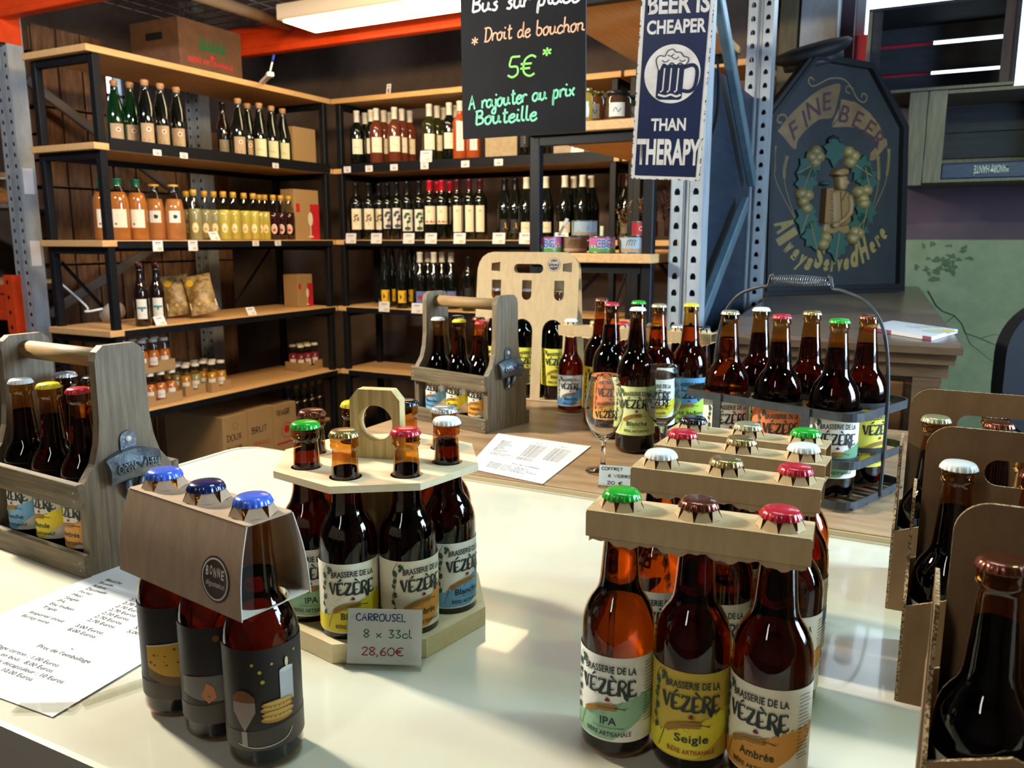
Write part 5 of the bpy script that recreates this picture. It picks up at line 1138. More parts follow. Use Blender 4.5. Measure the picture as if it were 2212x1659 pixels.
def dome(b, x, y, rx, ry, d, m, rot=0, n=12):
    p = S4((x, y))[0]; M = MS4 @ Matrix.Translation((p[0], p[1], Z4)) @ Matrix.Rotation(math.radians(rot), 4, 'Z') @ Matrix.Diagonal((rx*u4, ry*u4, d, 1))
    b.lathe([(1, 0), (.92, .4), (.7, .75), (.35, .95), (.02, 1)], m, n, M)
for x, y, r_ in ((1095, 890, -90), (940, 985, 205), (925, 1075, 250), (1258, 1000, -25), (1290, 1065, -70), (925, 1290, 250), (970, 1390, 290), (1275, 1262, -100), (1235, 1335, -130), (1110, 1450, -95)):
    b = MB(); p = S4((x, y))[0]; L_ = 76*u4; lf = [(-1, 0), (-.72, .55), (-.5, .42), (-.28, .92), (.02, .58), (.38, .74), (.5, .36), (1, 0), (.5, -.36), (.38, -.74), (.02, -.58), (-.28, -.92), (-.5, -.42), (-.72, -.55)]
    b.prism([(x_*L_, y_*L_) for x_, y_ in lf], [], 0, .012, LEAF4, MS4 @ Matrix.Translation((p[0], p[1], Z4)) @ Matrix.Rotation(math.radians(r_), 4, 'Z')); b.bar(MS4 @ V((p[0] - L_*.9*math.cos(math.radians(r_)), p[1] - L_*.9*math.sin(math.radians(r_)), Z4 + .012)), MS4 @ V((p[0] + L_*.9*math.cos(math.radians(r_)), p[1] + L_*.9*math.sin(math.radians(r_)), Z4 + .012)), 4*u4, .003, GOLDP); b.build('carved_leaf', t, True)
for x, y in ((985, 890), (960, 925), (1005, 925), (980, 955), (1180, 895), (1212, 920), (1190, 955), (900, 1140), (940, 1150), (912, 1185), (930, 1225), (1240, 1130), (1285, 1120), (1265, 1170), (1270, 1200), (1045, 1400), (1030, 1440), (1215, 1365), (1205, 1405), (1240, 1375)): b = MB(); dome(b, x, y, 34, 30, .028, HOP4); b.build('carved_hop', t, True)
b = MB()
P3 = lambda x, y, z: MS4 @ V((*S4((x, y))[0], Z4 + z))
DKC = mat('sign_dark_line', '2A2016', .6)
def relief(b, pts, d, m, e=.75):
    """a low carved form: outline at the board, a smaller outline raised by d"""
    P = crom(S4(*pts) + S4(pts[0]), 4)[:-1]; n = len(P); gx_, gy_ = sum(p[0] for p in P)/n, sum(p[1] for p in P)/n; vs = []; fs = []
    for f, z in ((1, 0), (.97, d*.55), (.88, d*.88), (e, d)): vs += [MS4 @ V((gx_ + (x - gx_)*f, gy_ + (y - gy_)*f, Z4 + z)) for x, y in P]
    for r in range(3):
        for k in range(n): fs.append((r*n + k, r*n + (k+1) % n, (r+1)*n + (k+1) % n, (r+1)*n + k))
    b.add(vs, fs + [tuple(range(3*n, 4*n))], m, True)
relief(b, ((1040, 1300), (1110, 1290), (1175, 1300), (1186, 1368), (1128, 1380), (1030, 1368)), .012, TAN4)
relief(b, ((1072, 1130), (1108, 1116), (1148, 1116), (1180, 1138), (1192, 1180), (1186, 1250), (1176, 1325), (1084, 1330), (1072, 1240)), .022, TAN4)
relief(b, ((1098, 1040), (1145, 1035), (1156, 1062), (1166, 1078), (1154, 1088), (1146, 1112), (1118, 1124), (1102, 1100)), .034, SKIN4)
relief(b, ((1072, 1028), (1090, 1002), (1130, 992), (1160, 1006), (1152, 1028), (1110, 1040)), .038, TAN4)
b.tube([P3(1172, 1150, .016), P3(1182, 1200, .018), P3(1176, 1252, .020), P3(1140, 1292, .022), P3(1096, 1322, .024)], [17*u4, 17*u4, 16*u4, 13*u4, 10*u4], TAN4, 10)
relief(b, ((1066, 1318), (1092, 1308), (1106, 1322), (1094, 1338), (1068, 1338)), .034, SKIN4)
b.bar(P3(1118, 1130, .0225), P3(1124, 1290, .0225), 5*u4, .003, DKC); b.bar(P3(1150, 1130, .022), P3(1126, 1180, .0228), 5*u4, .003, DKC)
for x, y in ((1142, 1058), (1146, 1096)): b.bar(P3(x - 7, y, .0342), P3(x + 7, y, .0342), 4*u4, .002, DKC)
b.build('carved_figure', t, True); b = MB(); p = S4((1015, 1310), (1068, 1110)); b.prism([(p[0][0], p[0][1]), (p[1][0], p[0][1]), (p[1][0], p[1][1]), (p[0][0], p[1][1])], [], 0, .032, mat('sign_barrel', '6B4A2A', .5), MS4 @ Matrix.Translation((0, 0, Z4)))
for y in range(1125, 1310, 22): dome(b, 1056, y, 14, 10, .040, HOP4)
dome(b, 1035, 1080, 30, 12, .034, LEAF4); b.build('carved_tankard', t, True)
b = MB(); pts = [P3(1092 + 34*math.cos(a/10*PI), 840 - 34*math.sin(a/10*PI), .012) for a in range(11)]; b.tube(pts, 7*u4, FRM, 8); b.build('carved_ring', t, True)
# round black cap on top of the sign
topc = MS4 @ V((*on_plane(MS4, 1792, 128), -.10)); Mh = Matrix.Translation(topc + V((0, 0, .018))) @ Matrix.Rotation(math.radians(YAW*57.3 + 8), 4, 'Z') @ Matrix.Rotation(math.radians(-18), 4, 'Y') @ Matrix.Rotation(math.radians(8), 4, 'X')
t = thing('peaked_cap', 'black round cap lying tilted on top of the pub sign', 'cap', topc); FELT = mat('black_felt', '15161A', .7)
b = MB(); b.lathe([(.002, .055), (.10, .058), (.15, .050), (.162, .036), (.15, .020), (.118, .004), (.112, -.018), (.10, -.02)], FELT, 36, Mh, cap0=True); b.build('crown', t, True)
b = MB(); b.lathe([(.1135, -.022), (.1195, -.020), (.1215, .004), (.1195, .006)], mat('cap_band', '24262B', .5), 36, Mh); b.build('band', t, True)

# ================================================================== RIGHT WALL CORNER
for i, (x0, x1, y, m, zt) in enumerate(((1683, 1722, 4.50, wood('dull_post', '6E654C', '554D3A', (20, 20, 1.2), 5, .8, .2), 3.6), (1728, 1808, 4.52, mat('whitewashed_post', 'A9ADB0', .8, noise=(6, '878C92', (1, 1, .5)), bump=.2), 3.6))):
    a, c = pY(x0, 60, y - .06).x, pY(x1, 60, y - .06).x; b = MB(); b.box(a, c, y - .06, WALLY - .006, 0 if i == 0 else 0, zt, m, c=.004); struct(b.build('trim_%d' % (i+1)))
CY0, CY1 = 4.2, 4.605
def gx(x, y): return pY(x, y, CY0).x
ux0, ux1, uz0, uz1 = gx(1874, 70), gx(2202, 80), pY(2050, 192, CY0).z, pY(2000, 6, CY0).z
lx0, lx1, lz0_, lz1_ = gx(1958, 300), gx(2212, 300) + .22, pY(2100, 392, CY0).z, uz0 - .006
DKW = wood('dark_crate_wood', '2C2E36', '1E2027', (1.4, 10, 10), 5, .7, .2)
g1z, g2z = pY(2080, 87, CY1).z, pY(2080, 152, CY1).z
t = thing('wooden_crate', 'upper open wooden crate before the bright window, light showing through its gaps', 'crate', (ux0, CY0, uz0))
b = MB(); zz = [uz0 + .012, g2z - .009, g2z + .006, g1z - .010, g1z + .008, uz1 - .012]
for k in (0, 2, 4): b.box(ux0 + .016, ux1 - .016, CY1 - .012, CY1, zz[k], zz[k+1], DKW)
b.box(ux0 + .0, ux1, CY0, CY1, uz0, uz0 + .012, PALEW); b.box(ux0, ux1, CY0, CY1, uz1 - .012, uz1, DKW); b.build('crate_boards', t, True)
for x in (ux0, ux1 - .016): b = MB(); b.box(x, x + .016, CY0, CY1, uz0 + .0121, uz1 - .0121, PALEW if x == ux0 else DKW); b.build('end_board', t, True)
for x in (ux0 + .0161, ux1 - .058): b = MB(); b.box(x, x + .042, CY0 + .01, CY0 + .05, uz0 + .0125, uz1 - .0125, DKW if x < 0 else wood('brown_batten', '4A3A33', '382B27', (12, 12, 1.2), 5, .7, .1)); b.build('corner_post', t, True)
t = thing('wooden_crate', 'lower grey plank crate below the window, holding a flat dark box', 'crate', (lx0, CY0, lz0_))
b = MB(); b.box(lx0, lx1, CY0, CY1, lz0_, lz0_ + .012, PALEW); b.box(lx0, lx1, CY0, CY1, lz1_ - .014, lz1_, PALEW)
for k in range(3): b.box(lx0 + .014, lx1 - .014, CY1 - .012, CY1, lz0_ + .013 + k*(lz1_-lz0_-.03)/3, lz0_ + .008 + (k+1)*(lz1_-lz0_-.03)/3, DKW if k else PALEW)
b.build('crate_boards', t, True)
wpl = (gx(2040, 300) - lx0)/2
for k in range(2): b = MB(); b.box(lx0 + k*wpl + .001, lx0 + (k+1)*wpl - .002, CY0 - .016, CY0 - .001, lz0_ - .012 + .010*k, lz1_, PALEW, c=.002); b.build('front_plank', t, True)
b = MB(); b.box(lx1 - .013, lx1, CY0, CY1, lz0_ + .0125, lz1_ - .0145, PALEW); b.build('end_board', t, True)
t = thing('flat_box', 'flat dark brick patterned box with upside down pale lettering in the lower crate', 'box', (gx(2030, 370), CY0 + .02, lz0_ + .0125)); bx0, bx1, bz0, bz1 = gx(2032, 370), lx1 - .03, lz0_ + .0125, pY(2100, 350, CY0).z
DBOX = mat('dark_blue_box', '1D2C45', .45, noise=(40, '26385A', (1, 1, 3))); b = MB(); b.box(bx0, bx1, CY0 + .012, CY0 + .28, bz0, bz1, DBOX, c=.006); b.build('box_body', t, True)
MBX = frame((0, CY0 + .0115, 0), (1, 0, 0), (0, 0, 1)); A = Art(); PL = mat('pale_print', 'AEB6A4', .5); c_ = on_plane(MBX, 2160, 357); d_ = on_plane(MBX, 2122, 358); e_ = on_plane(MBX, 2143, 366); hh = (bz1-bz0)*.48
A.text('MANOIR', on_plane(MBX, 2163, 357)[0], e_[1] + hh*.55, hh, PL, 1, width=px_len(MBX, (2149, 360), (2182, 360)), rot=PI, bold=.01); A.text('HANTÉ', on_plane(MBX, 2121, 357)[0], e_[1] + hh*.55, hh, PL, 1, width=px_len(MBX, (2104, 360), (2137, 360)), rot=PI, bold=.01)
A.disc(e_[0], e_[1] - hh*.1, hh*.20, PL, 1, 10); A.rect(e_[0] - hh*.05, e_[0] + hh*.05, e_[1], e_[1] + hh*.6, PL, 1)
b = MB(); A.onto(b, flat_map(MBX, .0003)); b.build('printed_title', t, True)
rz1 = pY(1866, 76, WALLY + .03).z; b = MB(); b.box(wx0 + .004, pY(2012, 150, WALLY + .03).x, WALLY + .02, WALLY + .035, wz0 + .001, rz1, mat('red_panel_paint', 'C01F3C', .5)); o = b.build('red_panel', loc=(wx0, WALLY + .02, wz0), world=True); tag(o, 'red board standing in the window behind the upper crate', 'panel')
# dark sheet on the rack upright
xs_ = RX0 + .03; zt_p = pX(1545, 150, xs_).z; b = MB(); b.box(xs_, xs_ + .006, RY + .10, RY + 1.12, .60, zt_p, mat('dark_blue_sheet', '26303F', .42, noise=(14, '1D2634', (1, .4, 4))), c=.001); o = b.build('plastic_sheet', loc=(xs_, RY + .1, .6), world=True); tag(o, 'dark blue plastic sheet fixed inside the galvanised upright beside the pub sign', 'sheet')
cpts = [pX(x, y, xs_ + .012) for x, y in ((1549, 120), (1553, 180), (1550, 240), (1540, 285), (1527, 300))]; b = MB(); b.tube(crom([tuple(p) for p in cpts], 5), .004, DARK, 6); o = b.build('black_cable', loc=cpts[0], world=True); tag(o, 'black cable hanging down the dark blue sheet beside the tin sign', 'cable')
# black chair at the right edge
t = thing('padded_chair', 'black padded chair back at the right edge beyond the six packs', 'chair', (1.0, 2.05, 0), math.radians(28)); FAB = mat('black_fabric', '121318', .8); cz = pd(2212, 700, 2.35)
pc = pd(2335, 800, 2.45); t.location = (pc.x, pc.y, 0)
b = MB(); b.prism(rrect(-.25, .25, 0, .42, .16, 10), [], -.03, .03, FAB, frame((0, 0, pc.z - .21), (1, 0, 0), (0, 0, 1))); b.build('backrest', t)
b = MB(); b.box(-.23, .23, -.46, -.02, .46, .53, FAB, c=.02); b.build('seat', t)
b = MB(); b.tube([(0, -.24, .46), (0, -.24, .07)], .025, BLACKM, 12); b.bar((0, .035, .48), (0, .035, pc.z - .1), .05, .01, BLACKM, (0, 1, 0)); b.build('column', t)
for k in range(5): a = k*2*PI/5; b = MB(); b.tube([(0, -.24, .085), (.28*math.cos(a), -.24 + .28*math.sin(a), .03)], [.022, .014], BLACKM, 8); b.lathe([(.001, 0), (.02, .006), (.026, .026), (.02, .046), (.001, .05)], DARK, 12, Matrix.Translation((.28*math.cos(a), -.24 + .28*math.sin(a), 0))); b.build('leg', t)

# ================================================================== ON THE SHELVES
def SL(px, d, lv): return V((FX - d, pX(px, {4: 270, 3: 460, 2: 620, 1: 770}[lv], FX - d).y, LV[lv-1] + .0005))
def SB(px, d, lv): return V((pY(px, {4: 310, 3: 460, 2: 610, 1: 760}[lv], FY + d).x, FY + d, LV[lv-1] + .0005))
def row(fn, lv, items, spec, desc, group, name, cat, where):
    for i, it in enumerate(items):
        px, d = it[0], it[1]; sp = it[2] if len(it) > 2 and it[2] else spec; ds = it[3] if len(it) > 3 else desc
        shelf_bottle(fn(px, d, lv), sp, '%s, %s of %s' % (ds, ORD[i], where), group, name=name, cat=cat, sc=(1.08 if fn is SB else 1))
CID = ('cider', DG, 'tan', .025, .112, 'medal', 1.35, 'tan', .275); CIDG = ('cider', GG, 'tan', .025, .112, 'medal', 1.35, 'tan', .275); CIDS = ('cider', DG, 'sage', .018, .118, 'script', 1.5, 'tan', .275)
row(SL, 4, [(252, .19, CIDG), (286, .17, CIDG), (318, .06), (351, .07), (385, .08)], CID, 'dark green stoppered cider bottle', 'cider bottles with red dot labels', 'cider_bottle', 'cider bottle', 'five on upper left shelf')
row(SL, 4, [(482, .14, ('swing', BROWNG, 'dim', .02, .10, 'script', 1.4, None, .2), 'small brown bottle'), (516, .06, CID, 'tall cider bottle'), (536, .13, CID, 'cider bottle set back'), (561, .07), (587, .08), (611, .09)], CIDS, 'cider bottle with pale green label', 'bottles farther along the upper left shelf', 'cider_bottle', 'cider bottle', 'six farther along upper shelf')
JU = ('juice', JUICE, 'cream', .055, .135, 'fruit', 1.45, 'green', .235); CA = ('carafe', JUICE2, 'white', .08, .135, 'berries', 1.1, 'gold', .247)
row(SL, 3, [(224, .16), (258, .09), (297, .07), (335, .12, CA, 'wide necked juice bottle'), (377, .06, CA, 'wide necked juice bottle')], JU, 'apple juice bottle with green cap', 'juice bottles on the middle left shelf', 'juice_bottle', 'juice bottle', 'five on middle left shelf')
LE = ('lemonade', LEMO, None, .02, .08, 'oval', 1, 'gold', .212); LE = ('lemonade', LEMO, 'cream', .032, .086, 'oval', .75, 'gold', .212); LE2 = ('lemonade', LEMO2, 'cream', .032, .086, 'oval', .75, 'gold', .212)
row(SL, 3, [(404, .20, LE2), (420, .06, LE2), (443, .11, LE2), (463, .10, LE2), (484, .06), (505, .06), (528, .07), (548, .06), (561, .12), (573, .10)], LE, 'yellow lemonade bottle with gold cap', 'lemonade bottles on the middle left shelf', 'lemonade_bottle', 'lemonade bottle', 'ten on middle left shelf')
RD = ('lemonade', REDD, 'pink', .032, .086, 'redoval', .75, 'gold', .212)
row(SL, 3, [(591, .07), (607, .07), (624, .07)], RD, 'red drink bottle with oval label', 'red drink bottles', 'drink_bottle', 'drink bottle', 'three beside the glass carton')
SW = ('swing', BROWNG, 'white', .035, .125, 'bee', 1.3, 'wine', .273)
row(SL, 2, [(303, .06), (338, .07)], SW, 'swing top bottle with blue bee label', 'swing top bottles', 'swing_top_bottle', 'beer bottle', 'two on lower left shelf')
# back shelves
BW = ('bordeaux', DG, 'cream', .075, .152, 'script', 1.5, 'white', .240); BR_ = ('bordeaux', ROSE, 'cream', .075, .152, 'script', 1.5, 'white', .240); BO = ('bordeaux', OLIVE, 'cream', .075, .152, 'script', 1.5, 'white', .240)
row(SB, 4, [(772, .06), (790, .14), (803, .07), (814, .04, BR_, 'rosé wine bottle'), (830, .12, BR_, 'rosé wine bottle'), (842, .20, BR_, 'rosé wine bottle'), (853, .05, BR_, 'rosé wine bottle'), (869, .12, BR_, 'rosé wine bottle'), (886, .20, BR_, 'rosé wine bottle')], BW, 'dark wine bottle with cream label', 'wine bottles on the upper back shelf', 'wine_bottle', 'wine bottle', 'nine on upper back shelf')
RO_ = ('bordeaux', ROSE2, 'white', .06, .20, 'vertical', 1.0, 'white', .252)
row(SB, 4, [(928, .05, BO), (945, .12, BO), (959, .2), (971, .06), (986, .16), (994, .04, RO_, 'bright rosé bottle with tall label'), (1023, .05, RO_, 'bright rosé bottle with tall label')], BW, 'dark wine bottle with white capsule', 'bottles behind the folded price card', 'wine_bottle', 'wine bottle', 'seven left of chalkboard')
CR = ('bordeaux', DG, 'black', .06, .20, 'vertical', 1.2, 'black', .24)
row(SB, 4, [(1133, .05), (1172, .08)], CR, 'black bottle with black vertical label', 'black bottles below the chalkboard', 'wine_bottle', 'wine bottle', 'two below the chalkboard')
Y3 = ('bordeaux', DG, 'cream', .055, .165, 'tree', 1.45, 'black', .24); T3 = ('bordeaux', DG, 'white', .06, .165, 'bluetree', 1.4, 'black', .24); G3 = ('bordeaux', DG, 'white', .045, .155, 'greentree', 1.4, 'black', .24); R3 = ('bordeaux', DG, 'cream', .08, .17, 'hills', 1.45, 'red', .243); TL = ('bordeaux', DG, 'cream', .04, .17, 'tall', 1.15, 'wine', .243)
row(SB, 3, [(770, .05), (797, .07), (820, .14), (838, .14, T3, 'dark wine bottle with blue tree label'), (858, .08, T3, 'dark wine bottle with blue tree label'), (880, .05, G3, 'dark wine bottle with green tree label'), (906, .05, G3, 'dark wine bottle with green tree label'), (929, .04, R3, 'dark wine bottle with red capsule'), (945, .14, R3, 'dark wine bottle with red capsule'), (955, .06, R3, 'dark wine bottle with red capsule'), (972, .16, R3, 'dark wine bottle with red capsule'), (988, .05, TL, 'dark wine bottle with tall cream label'), (1014, .05, TL, 'dark wine bottle with tall cream label'), (1037, .09, TL, 'dark wine bottle with tall cream label')], Y3, 'dark wine bottle with golden tree label', 'red wines on the middle back shelf', 'wine_bottle', 'wine bottle', 'fourteen middle back')
B5 = ('burgundy', DG, 'black', .03, .10, 'bird', 1.2, 'black', .24); B6 = ('burgundy', DG, 'cream', .035, .085, 'script', 1.3, 'white', .242)
row(SB, 3, [(1090, .10), (1113, .10), (1137, .06, B6), (1179, .06, B6), (1220, .05, B6), (1239, .12, B6), (1258, .05, B6), (1276, .12, B6)], B5, 'sloping dark wine bottle', 'sloping bottles on the middle back shelf', 'wine_bottle', 'wine bottle', 'eight behind the tins')
row(SB, 3, [(1334, .13), (1353, .10), (1378, .12), (1400, .08)], ('burgundy', DG, 'wine' if False else 'dim', .03, .09, 'script', 1.2, 'brown', .24), 'dark bottle with brown capsule', 'dark bottles behind the dried plants', 'wine_bottle', 'wine bottle', 'four behind the dried plants')
F5 = ('flute', DG, 'yellow', .03, .095, 'goat', 1.2, 'black', .29); W5 = ('burgundy', DG, 'blue', .03, .095, 'red', 1.2, 'white', .245)
row(SB, 2, [(832, .06), (848, .14), (868, .05), (886, .15), (897, .17), (908, .05, W5, 'dark bottle with white capsule'), (925, .14, W5, 'dark bottle with white capsule'), (938, .05, W5, 'dark bottle with white capsule'), (955, .12, W5, 'dark bottle with white capsule'), (975, .14, W5, 'dark bottle with white capsule')], F5, 'slender dark bottle with yellow label', 'bottles on the lower back shelf', 'wine_bottle', 'wine bottle', 'ten on lower back shelf')
shelf_bottle(SB(1012, .06, 2), ('bordeaux', DG, 'black', .05, .13, 'script', 1.3, 'black', .24), 'single black bottle on the lower back shelf beside the tall cardboard carrier', None, name='wine_bottle', cat='wine bottle')
# price tags
def price_tag(p, ex, w, h, lean, label, group, big=False):
    p = V(p); ex = V(ex); bk = V((0, 0, 1)).cross(ex); up = V((0, 0, 1)) + bk*lean; M = frame(p, ex, up); b = MB(); b.prism(rrect(-w/2, w/2, 0, h, .002, 2), [], -.0004, .0004, PAPER, M)
    A = Art(); A.stroke([(-w*.3, h*.78), (w*.25, h*.78)], h*.07, BLUEINK, 1)
    if big: A.stroke([(-w*.34, h*.62), (w*.2, h*.62)], h*.05, LBL['grey'], 1); A.hand('10€', -w*.05, h*.12, h*.12, LBL['gold'], h*.05, 1, width=w*.4)
    else: A.hand('10€', -w*.25, h*.2, h*.2, REDINK, h*.06, 1, width=w*.5)
    A.onto(b, flat_map(M @ Matrix.Translation((0, 0, .0005)), .0001)); o = b.build('price_tag', loc=p, world=True); tag(o, label, 'price tag', group)
n_ = 0
for lv, xs__, nm in ((4, [(340, 0), (397, 0), (594, 0)], 'upper'), (3, [(340, 1), (416, 1), (465, 2), (552, 0), (600, 0)], 'middle'), (2, [(347, 2), (545, 2)], 'lower')):
    for i, (px, kd) in enumerate(xs__):
        off = -.014 if kd < 2 else .03; p = pX(px, {4: 335, 3: 520, 2: 690}[lv], FX + (.014 if kd < 2 else -.02)); z = LV[lv-1] + (.0006 if kd == 2 else (-.030 if kd == 0 else -.050)); w, h = ((.045, .026) if kd == 0 else (.055, .05) if kd == 1 else (.06, .045))
        price_tag((FX + (.0145 if kd < 2 else -.015), p.y, z), (0, 1, 0), w, h, 0 if kd < 2 else .5, 'white price tag %s on the %s left shelf edge' % (ORD[i], nm), 'price tags on the left shelving', kd > 0)
for lv, xs__, nm in ((4, [(750, 0), (797, 0), (851, 0), (917, 0), (1005, 0), (1077, 0)], 'upper'), (3, [(757, 2), (812, 2), (882, 2), (930, 2), (992, 2), (1077, 2), (1135, 2), (1212, 2)], 'middle'), (2, [(829, 2), (900, 2)], 'lower')):
    for i, (px, kd) in enumerate(xs__):
        Yp = FY - .0145; p = pY(px, {4: 360, 3: 505, 2: 655}[lv], Yp); w, h = ((.05, .034) if kd == 0 else (.075, .058))
        price_tag((p.x, Yp, LV[lv-1] + (-.024 if kd == 0 else -.020)), (1, 0, 0), w, h, 0 if kd == 0 else .12, 'white price tag %s on the %s back shelf' % (ORD[i], nm), 'price tags on the back shelving', kd > 0)
price_tag((pY(920, 345, FY - .016).x, FY - .016, LV[3] + .012), (1, 0, 0), .075, .062, .1, 'folded white price card standing before the white capsuled bottles', None, True)
price_tag((pY(1245, 335, FY + .02).x, FY + .02, LV[3] + .0006), (1, 0, 0), .07, .07, .35, 'tilted white price card on the upper back shelf right of the rack post', None, True)
# cartons on shelves
def carton(name, label, x0, x1, y0, y1, z, h, m, art=None, gap=None):
    t = thing(name, label, 'box', ((x0+x1)/2, (y0+y1)/2, z)); b = MB(); b.box(x0, x1, y0, y1, z, z + h, m, c=.002)
    if art: art[2].onto(b, flat_map(art[1], .0004))
    b.build('carton_body', t, True)
    return t
REDP = mat('red_print', 'C0222E', .6); GREENPR = mat('green_print', '1F5A33', .7)
def glass_art(M, w, h):
    A = Art(); A.rect(w*.62, w, 0, h*.72, REDP, 1); A.rect(w*.05, w*.2, h*.55, h*.72, REDP, 1); A.disc(w*.62, h*.42, w*.10, LBL['cream'], 2, 14, h*.14); A.stroke([(w*.62, h*.28), (w*.62, h*.08)], w*.03, LBL['cream'], 2); A.rect(w*.52, w*.72, h*.05, h*.08, LBL['cream'], 2)
    return ('carton_print', M, A)
KRAFT = mat('kraft_carton', 'A8875C', .85)
def LY(px, y, X): return pX(px, y, X).y
y0_, y1_ = LY(637, 460, FX - .05), LY(689, 460, FX - .05); h_ = .20
carton('glass_carton', 'tall carton printed with red and a wine glass on the middle left shelf', FX - .15, FX - .05, y0_, y1_, LV[2] + .0005, .28, KRAFT, glass_art(frame((FX - .0495, y0_, LV[2]), (0, 1, 0), (0, 0, 1)), y1_ - y0_, .28))
carton('cardboard_box', 'plain brown carton in the corner behind the printed glass carton', FX - .33, FX - .09, y1_ + .01, FY - .05, LV[2] + .0005, .17, KRAFT)
carton('cardboard_box', 'open brown carton at the corner end of the upper left shelf', FX - .34, FX - .08, LY(634, 300, FX - .08), FY - .05, LV[3] + .0005, .22, KRAFT)
y0_, y1_ = LY(643, 610, FX - .14), LY(722, 610, FX - .14)
carton('glass_carton', 'wide red printed glass carton on the lower left shelf near the corner', FX - .25, FX - .14, y0_, min(y1_, FY - .06), LV[1] + .0005, .19, KRAFT, glass_art(frame((FX - .1395, y0_, LV[1]), (0, 1, 0), (0, 0, 1)), min(y1_, FY - .06) - y0_, .19))
xa, xb_ = pY(1048, 330, FY + .04).x, pY(1118, 330, FY + .04).x; carton('cardboard_box', 'pale carton on the upper back shelf below the chalkboard', xa, xb_, FY + .04, FY + .3, LV[3] + .0005, .21, mat('pale_carton', 'A8967A', .8, noise=(50, '988669', (1, 1, 1))))
xa, xb_ = pY(1190, 330, FY + .05).x, pY(1306, 330, FY + .05).x; carton('cardboard_box', 'film wrapped pale carton on the upper back shelf right of the rack post', xa, xb_, FY + .08, FY + .32, LV[3] + .0005, .17, mat('wrapped_carton', 'A39277', .3, noise=(30, '8F7F66', (1, 1, 1)), bump=.5))
# box on top of the left shelving
px_ = pX(390, 140, FX - .08); x_ = FX - .08; yb0, yb1 = pX(390, 140, x_).y, pX(524, 165, x_).y; zb_t = pX(390, 36, x_).z - LV[4]; xw = pY(283, 100, yb0).x
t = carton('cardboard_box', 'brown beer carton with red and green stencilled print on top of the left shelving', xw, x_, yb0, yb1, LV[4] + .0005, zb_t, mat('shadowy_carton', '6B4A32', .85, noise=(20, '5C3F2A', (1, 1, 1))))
M = frame((x_ + .0006, yb0, LV[4]), (0, 1, 0), (0, 0, 1)); A = Art(); wbx = yb1 - yb0; A.text('BIÈRE ARTISANALE', wbx*.48, zb_t*.20, zb_t*.10, REDP, 1, width=wbx*.72, bold=.02)
for k in range(7): A.poly([(wbx*(.30 + .06*k), zb_t*.45), (wbx*(.34 + .06*k), zb_t*(.82 - .05*(k % 3))), (wbx*(.37 + .06*k), zb_t*.5)], GREENPR, 1)
A.disc(wbx*.5, zb_t*.36, .012, REDP, 1, 10); b = MB(); A.onto(b, flat_map(M, .0003)); b.build('stencilled_print', t, True)
b = MB(); b.box(xw + (x_-xw)*.33, xw + (x_-xw)*.67, yb0 - .0012, yb0 - .0004, LV[4] + zb_t*.62, LV[4] + zb_t*.76, DARK); b.build('hand_hole', t, True)
# label sprayer / marker propped at the board edge
pa = pX(566, 178, FX + .004); pa.z = LV[4] + .003; pb_ = pa + (pd(612, 132, 3.85) - pa).normalized()*.145; pc_ = pb_ + V((.02, .03, .13)).normalized()*.105
t = thing('spray_wand', 'white plastic wand with blue tip propped on the top board', 'tool', pa); b = MB(); b.bar(pa, pb_, .028, .016, WHITE, c=.003); b.build('handle', t, True); b = MB(); b.bar(pb_, pb_ + (pb_ - pa).normalized()*.03, .034, .022, WHITE, c=.003); b.build('collar', t, True); b = MB(); b.tube([pb_, pb_ + (pc_ - pb_)*.65], .0045, WHITE, 8); b.build('stem', t, True); b = MB(); b.tube([pb_ + (pc_ - pb_)*.65, pc_], .006, mat('blue_tip', '2A3FA8', .4), 8); b.build('tip', t, True)
price_tag((pY(838, 182, FY + .03).x, FY + .03, LV[4] + .0006), (1, 0, 0), .03, .06, .2, 'small grey card standing on the top back board', None)
